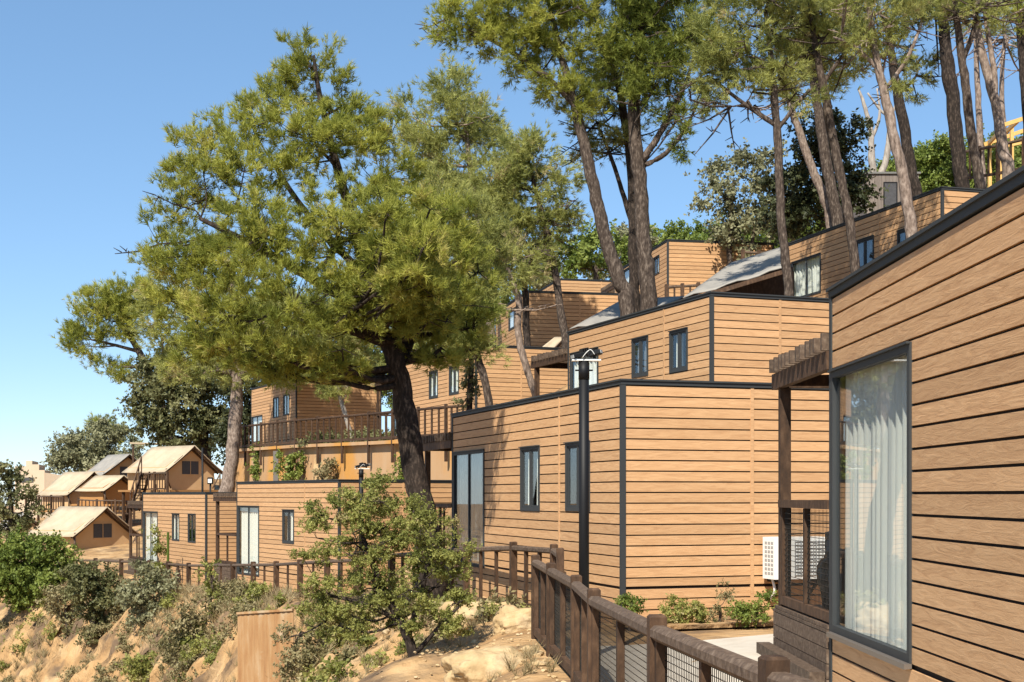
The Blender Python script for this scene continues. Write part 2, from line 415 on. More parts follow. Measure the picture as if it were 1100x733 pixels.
mb = MB(); nx_, ny_ = len(xs), len(ys)
for y in ys:
    for x in xs:
        z = gz(x, y); px_, py_ = x, y
        if 12 < y < 66 and -24 < x < 1:
            d_, out_, ze_, ey_ = seg_info(x, y)
            if out_:
                q = Vector((x, y, z)); a_ = min(1, max(0, d_-.4)/1.0)*min(1, max(0,(y-15)/12))
                px_ += a_*(.45*mnoise.noise(q*.9+Vector((9,0,0)))+.22*mnoise.noise(q*2.3)); py_ += a_*(.6*mnoise.noise(q*.8+Vector((0,7,0)))+.35*mnoise.noise(q*1.9+Vector((3,0,1)))+.14*mnoise.noise(q*4.1))
        mb.v.append((px_, py_, z))
for j in range(ny_-1):
    for i in range(nx_-1):
        a = j*nx_+i; mb.f.append((a, a+1, a+nx_+1, a+nx_))
g_o = mb.build('ground', 'earth', smooth=True); tag(g_o, kind='structure')

# concrete path between the fence and the cabins
mb = MB()
cols = []
for yy in np.arange(1.0, 16.6, .4):
    t = np.interp(yy, EA[:,1], EA[:,0])+.02
    x1 = 2.62 if yy < 13.4 else 2.62+(yy-13.4)*1.6
    row = [t+(x1-t)*k/8 for k in range(9)]
    cols.append([(x, yy, max(gz(x, yy)+.02, -.2)) for x in row])
for r in cols: mb.v += r
for j in range(len(cols)-1):
    for i in range(8): mb.f.append((j*9+i, j*9+i+1, j*9+9+i+1, j*9+9+i))
tag(mb.build('path', 'concrete', smooth=True), kind='structure')

# ------------------------------------------------------------------ cabins
def subtract(rects, op):
    out = []
    a0, a1, b0, b1 = op
    for (u0,u1,v0,v1) in rects:
        if a0 >= u1 or a1 <= u0 or b0 >= v1 or b1 <= v0: out.append((u0,u1,v0,v1)); continue
        if u0 < a0: out.append((u0,a0,v0,v1))
        if a1 < u1: out.append((a1,u1,v0,v1))
        m0, m1 = max(u0,a0), min(u1,a1)
        if v0 < b0: out.append((m0,m1,v0,b0))
        if b1 < v1: out.append((m0,m1,b1,v1))
    return out
def wall_boxes(mb, face, L, W_, rects, d0, d1):
    for (u0,u1,v0,v1) in rects:
        if u1-u0 < .004 or v1-v0 < .004: continue
        if face == 'long': mb.box(d0,d1,u0,u1,v0,v1)
        elif face == 'end': mb.box(u0,u1,d0,d1,v0,v1)
        elif face == 'far': mb.box(u0,u1,L-d1,L-d0,v0,v1)
        else: mb.box(W_-d1,W_-d0,u0,u1,v0,v1)
BH = 2.75/19.5
def cabin(name, fr, label, long_ops=(), seams_long=(.30,), seams_end=(.5,), group='timber clad cabins on the hillside', mname='cladding'):
    t = thing(name, label, 'cabin', (fr.n.x, fr.n.y, fr.zb), fr.rz, group)
    L, W_ = fr.L, fr.W; H = 2.75; bot = fr.zg-fr.zb-.35
    ops = [o[1:5] for o in long_ops]
    for face, span, seams in (('long',L,seams_long),('end',W_,seams_end),('far',W_,seams_end),('rear',L,seams_long)):
        fo = ops if face == 'long' else []
        boards = []; seam_r = []
        cuts = [.05]+[s*span for s in seams]+[span-.05]
        k = math.floor(bot/BH)
        while k*BH < H-.06:
            v0 = max(k*BH, bot)+.009; v1 = min((k+1)*BH, H-.065)-.009
            if k == 0: v0 += .022
            if v1-v0 > .02:
                for a, b in zip(cuts[:-1], cuts[1:]):
                    boards.append((a+.012 if a > .06 else a, b-.012 if b < span-.06 else b, v0, v1))
            k += 1
        for s in seams: seam_r.append((s*span-.024, s*span+.024, bot, H-.066))
        for o in fo: boards = subtract(boards, o); seam_r = subtract(seam_r, o)
        mb = MB(); wall_boxes(mb, face, L, W_, boards, 0, .022)
        wall_boxes(mb, face, L, W_, [r for r in seam_r], -.006, .021)
        w = mb.build('wall', mname, t)
        back = [(.05, span-.05, bot, H-.03)]
        for o in fo: back = subtract(back, o)
        mb = MB(); wall_boxes(mb, face, L, W_, back, .024, .08); mb.build('backing', 'joint_black', w)
    mb = MB(); mb.box(.03, W_-.03, .03, L-.03, .0, .05); mb.build('floor', 'dark_wood', t)
    mb = MB(); mb.box(.02, W_-.02, .02, L-.02, H-.06, H-.028); rf = mb.build('roof', 'roof_sheet', t)
    e = .016
    mb = MB()
    for (a,b,c,d) in ((-e,W_+e,-e,.05),(-e,W_+e,L-.05,L+e),(-e,.05,.05,L-.05),(W_-.05,W_+e,.05,L-.05)): mb.box(a,b,c,d,H-.062,H-.012)
    e2 = .034
    for (a,b,c,d) in ((-e2,W_+e2,-e2,.07),(-e2,W_+e2,L-.07,L+e2),(-e2,.07,.07,L-.07),(W_-.07,W_+e2,.07,L-.07)): mb.box(a,b,c,d,H-.012,H+.012)
    mb.build('roof_trim', 'slate_trim', rf)
    for (a,b,c,d) in ((-.012,.052,-.012,.052),(W_-.052,W_+.012,-.012,.052),(-.012,.052,L-.052,L+.012),(W_-.052,W_+.012,L-.052,L+.012)):
        MB().box(a,b,c,d,bot,H-.064).build('corner_trim', 'slate_trim', t)
    for o in long_ops:
        kind, u0, u1, v0, v1 = o[:5]; opt = o[5] if len(o) > 5 else {}
        fw = .06 if kind == 'door' else .055
        mb = MB()
        def bar(a,b,c,d,x0=-.016,x1=.035): mb.box(x0,x1,a,b,c,d)
        bar(u0,u0+fw,v0,v1); bar(u1-fw,u1,v0,v1); bar(u0+fw,u1-fw,v1-fw,v1); bar(u0+fw,u1-fw,v0,v0+fw)
        um = (u0+u1)/2
        mb.box(-.04,-.018,u0-.01,u1+.01,v1-.012,v1+.004)
        if opt.get('mullion', True): bar(um-.028,um+.028,v0+fw,v1-fw,-.004,.03)
        if opt.get('sashes'):
            for (a,b) in ((u0+fw,um-.028),(um+.028,u1-fw)):
                for (p,q,r,s) in ((a,a+.035,v0+fw,v1-fw),(b-.035,b,v0+fw,v1-fw),(a+.035,b-.035,v0+fw,v0+fw+.035),(a+.035,b-.035,v1-fw-.035,v1-fw)): mb.box(.004,.032,p,q,r,s)
        f = mb.build('sliding_door' if kind == 'door' else 'window', 'slate_trim', t)
        MB().box(.014,.020,u0+fw-.005,u1-fw+.005,v0+fw-.005,v1-fw+.005).build('pane', opt.get('glass','glass'), f)
        if opt.get('sill'):
            MB().slab([(-.05,u0,v0-.002),(-.05,u1,v0-.002),(.0,u1,v0+.004),(.0,u0,v0+.004)],(0,0,-.035)).build('sill', 'aluminium', f)
        for (ca, cb) in opt.get('curtain', ((-.03,1.03),)):
            a = u0+(u1-u0)*ca; b = u0+(u1-u0)*cb; n = max(12,int((b-a)/.018)); mb = MB()
            xx = .125 if kind == 'door' else .10
            rr = random.random()*6
            for k in range(n+1):
                y = a+(b-a)*k/n; s = y*2*math.pi/.17+rr+.9*math.sin(y*5)
                for (z, am) in ((v0+.03,1.15),(v0+(v1-v0)*.5,1.0),(v1+.02,.8)):
                    mb.v.append((xx+.034*am*math.sin(s)+.012*math.sin(2.3*s), y, z))
            for k in range(n):
                for r in range(2): mb.f.append((3*k+r, 3*k+3+r, 3*k+4+r, 3*k+1+r))
            mb.build('curtain', opt.get('cm','curtain'), f, smooth=True)
    return t
def op(fr, kind, px0, px1, pyt, pyb=None, **opt):
    u0, u1 = sorted((fr.u(px0), fr.u(px1))); um = (u0+u1)/2
    u0 = max(u0,.06); u1 = min(u1, fr.L-.056)
    v1 = fr.z(um, pyt)-fr.zb
    v0 = fr.z(um, pyb)-fr.zb if pyb else .07
    if kind == 'door' and pyb is None: v0 = .07
    return (kind, u0, u1, v0, min(v1, 2.6), opt)

cabin('timber_cabin', FA, 'large near cabin of wide honey boards with a tall curtained window at its corner',
      [('door', FA.u(979.5), FA.L-.056, CAMZ-1.085-FA.zb, CAMZ+.985-FA.zb, dict(mullion=False, sill=True))], seams_long=(), seams_end=(.5,))
cabin('timber_cabin', FB, 'cabin behind the tall black lamp post, with two narrow windows and a shaded glass door',
      [op(FB,'door',487.5,520.5,484.5,608, cm='dark_reflection_curtain'), op(FB,'window',559.5,580,479.5,549, sashes=True, curtain=((.12,.42),(.62,.88))),
       op(FB,'window',608,634,474.5,549.5, sashes=True, curtain=((.25,.6),))], seams_long=(FB.u(600.5)/FB.L,), seams_end=(FB.ue(808)/FB.W,))
cabin('timber_cabin', FC, 'cabin one terrace above the middle cabin, its roof edge below the three tall pines',
      [op(FC,'door',612.5,643,376.5, glass='glass'), op(FC,'window',679,696.5,362.5,405, sashes=True, cm='sash_grey', curtain=((.05,.95),)),
       op(FC,'window',719.5,739,354,399.5, sashes=True, curtain=((.5,.85),))], seams_long=(FC.u(713)/FC.L,), seams_end=(FC.ue(838)/FC.W,))
cabin('timber_cabin', FD, 'cabin above the retaining wall with two thin trunks before its end wall',
      [op(FD,'door',422.6,431,412), op(FD,'window',461,470.5,398.5,428, sashes=True), op(FD,'window',482.5,493,392.5,424, sashes=True)], seams_end=(FD.ue(560)/FD.W,))
cabin('timber_cabin', FE2, 'low cabin behind the fence and the leafy young tree, white curtain in its glass door',
      [op(FE2,'door',255.6,278.5,543.5,618), op(FE2,'window',303.5,316,547.5,584, sashes=True, curtain=((.2,.45),(.6,.8)))])
cabin('timber_cabin', FE1, 'lowest cabin next to the canvas tents, with two slim windows and a pale curtained door',
      [op(FE1,'door',154.3,169.5,549.5,612), op(FE1,'window',185,192.7,552,581), op(FE1,'window',202,210.3,552,583, curtain=((.1,.4),))], seams_long=())
cabin('timber_cabin', FF, 'shaded cabin at the far end of the fenced upper terrace, two small dark windows',
      [op(FF,'door',270.6,282,447), op(FF,'window',293.5,299.5,427,449, glass='dark_glass'), op(FF,'window',304.5,311,424,446)])
cabin('timber_cabin', FG, 'highest bright cabin with a blank end wall, seen behind the two thick pine trunks',
      [op(FG,'door',664,677,287), op(FG,'window',702.5,708.5,276,295)])
cabin('timber_cabin', FH, 'cabin dappled dark by tree shade, behind the pale slender leaning trunk',
      [op(FH,'door',527,533,339), op(FH,'window',546.5,557.5,331.5,353, sashes=True)])
cabin('timber_cabin', FK, 'cabin of which only the bright top shows over the dappled dark cabin')
cabin('timber_cabin', FJ, 'long dappled cabin under the pines, seen over the roof of the nearest cabin',
      [op(FJ,'door',850.5,882,277,319), op(FJ,'window',919,939,256,288.5, sashes=True, glass='dark_glass', cm='dark_reflection_curtain'), op(FJ,'window',964,984,245,266, sashes=True, glass='dark_glass', cm='dark_reflection_curtain')], seams_long=(.36,))

# grey plank hut on the hill
t = thing('plank_hut', 'grey weathered hut of upright planks with one dark window, high among the trunks', 'hut', P(931,226,52))
hw, hd, hh = (985-929)/F*52, 3.0, 2.3
mb = MB(); x = 0
while x < hw-.02: mb.box(x+.004, min(x+.14,hw)-.004, 0, .03, -1.2, hh-.95); x += .14
zt = hh-.95
mb.build('wall', 'grey_planks', t)
MB().box(.02, hw-.02, .035, hd, -1.2, zt-.01).build('core', 'grey_planks', t)
MB().box(-.06, hw+.06, -.06, hd+.06, zt, zt+.07).build('roof', 'roof_sheet', t)
f = MB().box(.62,.66,-.03,.03,.02,1.05).box(1.1,1.14,-.03,.03,.02,1.05).box(.66,1.1,-.03,.03,1.01,1.05).box(.66,1.1,-.03,.03,.02,.06).build('window', 'black_paint', t)
MB().box(.66,1.1,-.02,-.005,.06,1.01).build('pane', 'mesh_window', f)

# ------------------------------------------------------------------ pergola decks
def wire_grid(mb, o, du, L, z0, z1, sp=.05, r=.0022, sag=0.0):
    """welded mesh: o start point, du unit horizontal direction, L length, z0..z1 relative (z0 at start; sag = z change at end)"""
    o = Vector(o); n = int(L/sp)
    nrm = Vector((-du.y, du.x, 0))
    for k in range(1, n+1):
        q = o+du*(L*k/(n+1)); dz = sag*k/(n+1)
        mb.beam(q+Vector((0,0,z0+dz)), q+Vector((0,0,z1+dz)), r*2, r*2, up=nrm)
    m = int((z1-z0)/sp)
    for k in range(1, m+1):
        z = z0+(z1-z0)*k/(m+1)
        mb.beam(o+Vector((0,0,z)), o+du*L+Vector((0,0,z+sag)), r*2, r*2)
def pergola(fr, label, dep=2.1, wid=2.6, mesh=True, base=True, slat_sp=.185, rail=True, nsl=None):
    w = fr.world(0, fr.L)
    t = thing('pergola_deck', label, 'pergola', (w.x, w.y, fr.zb), fr.rz, 'wooden pergola decks at the cabin ends')
    zt = 2.12; bot = fr.zg-fr.zb-.3
    g = .02
    # deck
    mb = MB(); k = 0; y = .03
    while y < dep: mb.box(-.02, wid, y, min(y+.115, dep+.05), .04, .07); y += .125
    mb.build('deck_floor', 'weathered_wood', t)
    if base:
        mb = MB(); z = bot
        while z < .02:
            z1 = min(z+.118, .036); mb.box(-.03, 0.0, .02, dep+.08, z+.004, z1); mb.box(0.005, wid, dep+.05, dep+.08, z+.004, z1); z += .122
        mb.build('skirt', 'weathered_wood', t)
        MB().box(-.16,-.035,-.0+.05,dep+.25,bot,bot+.42).build('step', 'weathered_wood', t)
    posts = [(0.0,dep-.06),(wid-.1,dep-.06),(wid-.1,.06)]
    for (x,y) in posts: MB().box(x,x+.1,y-.05,y+.05,.072,zt).build('post', 'dark_wood', t)
    for x in (-.03, wid-.08): MB().box(x,x+.07,.02,dep+.16,zt+.002,zt+.15).build('beam', 'dark_wood', t)
    MB().box(-.0+.045,wid-.09,dep-.1,dep-.04,zt+.004,zt+.13).build('beam', 'dark_wood', t)
    y = .06
    while y < dep+.14:
        h = random.uniform(-.008,.008)
        MB().box(-.075+h*2,wid+.1,y-.026,y+.026,zt+.155,zt+.285+h*2).build('slat', 'weathered_wood', t); y += slat_sp
    if rail:
        MB().box(-.025,.075,.03,dep-.115,1.0,1.07).build('rail', 'dark_wood', t)
        mb = MB(); mb.box(.0,.06,.03,dep-.115,.09,.17)
        nst = 2
        for k in range(0, nst+1):
            y = .03+(dep-.19)*k/nst; mb.box(.005,.06,y,y+.045,.172,.998)
        mb.build('railing', 'dark_wood', t)
        MB().box(.105,wid-.105,dep-.1,dep-.04,1.0,1.07).build('rail', 'dark_wood', t)
        if not mesh:
            mb = MB()
            for k in range(1,7): mb.box(wid*k/7,wid*k/7+.04,dep-.09,dep-.05,.1,.998)
            mb.build('railing', 'dark_wood', t)
        if mesh:
            mb = MB(); wire_grid(mb, (.03,.08,0), Vector((0,1,0)), dep-.24, .175, .995, .05); mb.build('wire_mesh', 'wire', t)
    return t
pergola(FA, 'near pergola deck of brown timber with wire mesh panel and air conditioner behind it')
pergola(FB, 'dark pergola deck beside the big pine trunk, against the shaded glass door', mesh=False)
pergola(FC, 'pergola deck with white sliding door beside it, above the middle cabin roof', mesh=False)
pergola(FD, 'pergola deck behind the terrace fence, beside the leaning pine trunk', mesh=False)
pergola(FE2, 'pergola deck between the two low cabins, behind the fence', mesh=False)
pergola(FE1, 'pergola deck between the lowest cabin and the nearest canvas tent', mesh=False)
pergola(FG, 'pergola deck of the highest bright cabin, with open railing bars', mesh=False, base=False)
pergola(FJ, 'old pergola deck under the grey awning beside the long shaded cabin', mesh=False)

# ------------------------------------------------------------------ fences
def fence(label, pts, h=1.04, mesh=0, stiles=1, pw=.10, group='timber fences along the terraces', skip_first=False, rail_w=.10, m='dark_wood', over=.08, start=None, rm=None):
    b = Vector(pts[0]); t = thing('timber_fence', label, 'fence', b, 0, group)
    for i, p in enumerate(pts):
        p = Vector(p)-b
        d = Vector(pts[min(i+1,len(pts)-1)])-Vector(pts[max(i-1,0)]); a = math.atan2(d.y, d.x)
        o = MB().cbox(-pw/2,pw/2,-pw/2,pw/2,-.25,h+over,.012).build('post', m, t); o.location = p; o.rotation_euler = (0,0,a)
    for p, q in zip(pts[:-1], pts[1:]):
        p = Vector(p)-b; q = Vector(q)-b; d = (q-p); l = d.length; dh = Vector((d.x,d.y,0)).normalized()
        a0 = p+d*(pw*.52/l); a1 = q-d*(pw*.52/l); Z = Vector((0,0,1))
        MB().beam(a0+Z*(h-.02), a1+Z*(h-.02), rail_w, .085, ch=.022).build('rail', rm or ('weathered_wood' if m == 'dark_wood' else m), t)
        MB().beam(a0+Z*.1, a1+Z*.1, .06, .09).build('bottom_rail', m, t)
        mb = MB(); ns = stiles
        for k in range(1, ns+1):
            s = p+d*(k/(ns+1)); MB().beam(s+Z*.147, s+Z*(h-.064), .05, .06, up=dh).build('stile', m, t)
        if mesh:
            for e in (a0+dh*.03, a1-dh*.03): MB().beam(e+Z*.147, e+Z*(h-.064), .05, .055, up=dh).build('stile', m, t)
        if mesh:
            mb = MB(); off = Vector((dh.y,-dh.x,0))*.032
            wire_grid(mb, a0+off, dh, (a1-a0).length, .12, h-.05, mesh, .0019, (a1-a0).z); mb.build('wire_mesh', 'wire', t)
    return t
E3 = [tuple(e) for e in EDGE]
def epts(i0, i1): return [E3[i] for i in range(i0, i1+1)]
fence('near brown fence with wire mesh curving along the concrete path', [(1.55,3.1,-.08)]+epts(2,7), mesh=.042, h=.955)
fence('brown rail fence before the middle cabin, ending behind the leafy young tree', [(.62,18.0,-.14),(.60,20.0,-.16),(.02,21.6,-.18),(-.80,24.5,-.32),(-1.65,26.8,-.47),(-2.5,29,-.62)], h=.98, stiles=2)
lp = []
for (a, c) in zip(EDGE[11:18], EDGE[12:19]):
    for k in range(2): lp.append(tuple(np.array(a)*(1-k/2)+np.array(c)*(k/2)))
fence('long open fence on the edge of the earth bank, before the two low cabins', lp, h=.92, stiles=1, pw=.13, rail_w=.09)

# retaining wall with its upper fence
WALLP = [(-1.2,42.8,3.25),(-1.95,43.9,3.28),(-4.9,49,3.35),(-8.4,55,3.45),(-12.4,62.2,3.5),(-13.2,66,3.5)]
t = thing('retaining_wall', 'tall orange stained concrete wall below the upper terrace fence', 'wall', (WALLP[0][0],WALLP[0][1],0))
b = Vector(t.location); mb = MB()
for p, q in zip(WALLP[:-1], WALLP[1:]):
    a = Vector(p)-b; c = Vector(q)-b; d = (c-a); nn = Vector((d.y,-d.x,0)).normalized()*.35
    mb.slab([(a.x,a.y,-1.6),(c.x,c.y,-1.6),(c.x,c.y,c.z),(a.x,a.y,a.z)], nn)
mb.build('wall_face', 'retaining', t)
mb = MB()
for p, q in zip(WALLP[:-1], WALLP[1:]):
    a = Vector(p)-b; c = Vector(q)-b; mb.beam(a+Vector((-.02,-.06,.07)), c+Vector((-.02,-.06,.07)), .3, .12)
mb.build('coping', 'retaining', t)
for px in (357, 297): 
    pass
up = []
for p, q in zip(WALLP[:-1], WALLP[1:]):
    n = max(1, round((Vector(q)-Vector(p)).length/2.1))
    for k in range(n): up.append(tuple(np.array(p)*(1-k/n)+np.array(q)*(k/n)+np.array((-.12,-.12,.12))))
tf = fence('dark slender fence on top of the tall retaining wall', up, h=.98, stiles=3, pw=.085, rail_w=.07, rm='dark_wood')
for o in [c for c in tf.children if c.name.startswith('post')]:
    for v in o.data.vertices:
        if v.co.z < 0: v.co.z = -.75
# steel beam in the wall, terracotta wall below the oak
MB().box(-.12,.12,-.1,.1,-2.5,.3)
tag(MB().slab([P(248,497,66),P(268,496,64),P(268,540,64),P(248,540,66)],(0,.6,0)).build('terrace_wall', 'terracotta'), 'low terracotta wall behind the straight pine trunk by the tents', 'wall')
tag(MB().box(-.1,.1,-.08,.08,-2.4,.05).build('steel_beam', 'aluminium'), 'pale upright steel beam against the orange retaining wall', 'beam').location = P(296.5,486,55.2)

# ------------------------------------------------------------------ lamp posts
def lamp_post(label, px, D, pytop, zbase, r, heads=True, sc=1.0):
    x = (px-CX)/F*D; zt = CAMZ+(HOR-pytop)/F*D
    t = thing('lamp_post', label, 'lamp post', (x, D, zbase), 0, 'black lamp posts by the cabins')
    h = zt-zbase
    MB().tube([(0,0,-.1),(0,0,h)],[r,r],14).build('pole','black_paint',t,True)
    MB().tube([(0,0,h-.2),(0,0,h-.02)],[r*1.07]*2,14).tube([(-r*1.7,0,h-.1),(r*1.7,0,h-.1)],[.009]*2,6).build('collar','black_paint',t,True)
    MB().box(-.13*sc,.18*sc,-.06,.06,h,h+.014).build('plate','white_plastic',t)
    for sx, c, ti in ((-1,(-.05,-.01,.06),.22),(1,(.11,-.03,.075),-.28)):
        c = Vector(c)*sc+Vector((0,0,h)); dv = Vector((sx*math.cos(ti),-.25,-math.sin(ti))).normalized()
        hd = MB(); hd.beam(c-dv*.055*sc, c+dv*.075*sc, .12*sc,.05*sc, ch=.01)
        for j in range(4): hd.beam(c-dv*(.02+.022*j)*sc+Vector((0,0,.03)), c-dv*(.028+.022*j)*sc+Vector((0,0,.03)), .11*sc,.07*sc)
        hd.beam(Vector((c.x,c.y,h+.023)), c, .03,.03, up=Vector((0,1,0)))
        ho = hd.build('floodlight','black_paint',t)
        MB().beam(c+dv*.0765*sc, c+dv*.084*sc, .10*sc,.035*sc).build('lens','grille_grey',ho)
    c1, r1 = curve([(-.02,-.08,h+.03),(.03,-.11,h+.09),(.07,-.1,h+.11),(.11,-.09,h+.06)],[.004]*4,4)
    MB().tube(c1,r1,5).build('cable','white_plastic',t,True)
    return t
lamp_post('tall thick black lamp post with twin floodlights, standing before the middle cabin', 627.3, 15.0, 388, gz(.77,15), .056)
lamp_post('slim dark lamp post rising from behind the leafy young tree', 388, 33.5, 504, gz(-3.6,33.5), .055, sc=1.15)
t = thing('lamp_pole', 'thin black pole standing before the canvas tent on the low cabin roof line', 'lamp post', P(217.5,527,70))
MB().tube([(0,0,-2.5),(0,0,(527-481)/F*70)],[.055,.05],8).build('pole','black_paint',t,True)
t = thing('yard_lamp', 'small dark box lamp on a short post beside the canvas tent', 'lamp', P(226,527,66))
MB().tube([(0,0,-2),(0,0,.3)],[.045,.045],8).build('pole','black_paint',t,True)
MB().cbox(-.12,.12,-.12,.12,.3,.62,.03).build('lamp_head','black_paint',t); MB().box(-.09,.09,-.128,-.122,.36,.54).build('lens','white_plastic',t)

# ------------------------------------------------------------------ air conditioner, bag, small things
ua = FB.ue(813.5); w = FB.world(ua+.04, 0); za = CAMZ+(HOR-621)/F*w.y
t = thing('air_conditioner', 'white outdoor air conditioner unit mounted low on the cabin end wall', 'air conditioner', (w.x,w.y,za), FB.rz)
cs = MB(); cs.box(0,.82,-.40,-.08,0,.56); cs.build('casing','white_plastic',t)
mb = MB()
for k in range(11): mb.box(.30,.76,-.414,-.402,.05+k*.045,.058+k*.045)
for k in range(11): mb.box(.30+k*.046,.306+k*.046,-.416,-.403,.045,.515)
mb.build('grille','grille_grey',t)
mb = MB()
for k in range(8): 
    for j in range(3): mb.box(-.004,-.001,-.37+j*.085,-.31+j*.085,.06+k*.058,.095+k*.058)
mb.build('louver','grille_grey',t)
mb = MB()
for x in (.1,.66): mb.box(x,x+.04,-.42,-.02,-.05,-.005); mb.beam((x+.02,-.38,-.03),(x+.02,-.02,-.3),.03,.03)
mb.build('bracket','black_paint',t)
c1,r1 = curve([(.08,-.2,0),(.09,-.25,-.16),(.12,-.1,-.28),(.2,-.02,-.32)],[.02]*4,5)
MB().tube(c1,r1,6).build('hose','white_plastic',t,True)

def blobmesh(name, m, loc, rad, amp, fr_, label=None, cat=None, seed=0, flat=None, sub=5, ridge=False):
    import bmesh
    bm = bmesh.new(); bmesh.ops.create_icosphere(bm, subdivisions=sub, radius=1)
    for v in bm.verts:
        p = v.co.copy(); n = mnoise.fractal(p*fr_+Vector((seed*3.1,seed,0)), .9, 2.1, 5)
        if ridge: n = .6*abs(mnoise.noise(p*fr_*.8+Vector((seed,0,5))))*2-.4+.5*n
        k = 1+amp*n
        if ridge: q = Vector((round(p.x*2.2)/2.2, round(p.y*2.2)/2.2, round(p.z*2.2)/2.2)); p = p.lerp(q, .22)
        v.co = Vector((p.x*rad[0]*k, p.y*rad[1]*k, p.z*rad[2]*k))
        if flat is not None and v.co.z < flat: v.co.z = flat
    me = bpy.data.meshes.new(name); bm.to_mesh(me); bm.free(); me.materials.append(MATS[m]); me.shade_smooth()
    o = bpy.data.objects.new(name, me); COL.objects.link(o); o.location = loc
    if label: tag(o, label, cat)
    return o
w = FA.world(.52, FA.L+.95)
blobmesh('rubbish_bag', 'black_bag', (w.x,w.y,FA.zb+.36), (.36,.5,.50), .28, 1.6, 'shiny black plastic bag standing behind the wire mesh of the near deck', 'bag', 3, -.29)
# boulders on the bank
for k, (px,py,D,r,lab) in enumerate([(525,722,15.2,(.50,.42,.27),'big pale sandstone boulder at the foot of the curving fence'),
        (556,672,18.6,(.36,.3,.24),'smaller pale rock on the bank where the curving fence ends'),
        (500,665,21,(.5,.4,.26),'flat sandy rock behind the leafy young tree, below the middle cabin fence'),
        (535,662,20,(.28,.24,.2),'small sandy rock wedged between two larger rocks on the bank')]):
    blobmesh('boulder','rock',P(px,py,D),r,.3,1.3,lab,'rock',k+2,ridge=True)

# rusty formwork panel on the bank
def hit(px, py):
    D = 8.0
    while D < 110:
        q = P(px, py, D)
        if q.z < gz(q.x, q.y): return D
        D += .15
    return 60.0
D0 = min(hit(x_, y_) for x_ in (258,275,295,312) for y_ in (668,690,715))-.15
a = P(255,660,D0+.6); c = P(315,656,D0-.1)
t = thing('rusty_panel', 'rusty stained upright panel holding back the earth bank', 'panel', a)
d = (c-a); l = d.length; dn = d.normalized(); nn = Vector((dn.y,-dn.x,0)).normalized()
mb = MB(); n = 44; rows = []
for k in range(n+1):
    q = dn*(l*k/n)+nn*(.005*(1 if (k//2)%2 else -1)); rows.append(q)
    mb.v += [(q.x,q.y,q.z+.0),(q.x,q.y,q.z-1.75)]
for k in range(n): mb.f.append((2*k,2*k+1,2*k+3,2*k+2))
o = mb.build('sheet','rusty_panel',t); md = o.modifiers.new('thick','SOLIDIFY'); md.thickness = .02
MB().beam(Vector((0,0,.02)), d+Vector((0,0,.02)), .08,.05).build('edge','rusty_panel',t)
# green stake by the low cabin
tag(MB().tube([(0,0,-.3),(0,0,1.6)],[.045,.045],8).build('stake','green_leaves'), 'thin green stake standing behind the fence before the lowest cabin', 'stake').location = P(180.5,620,50)

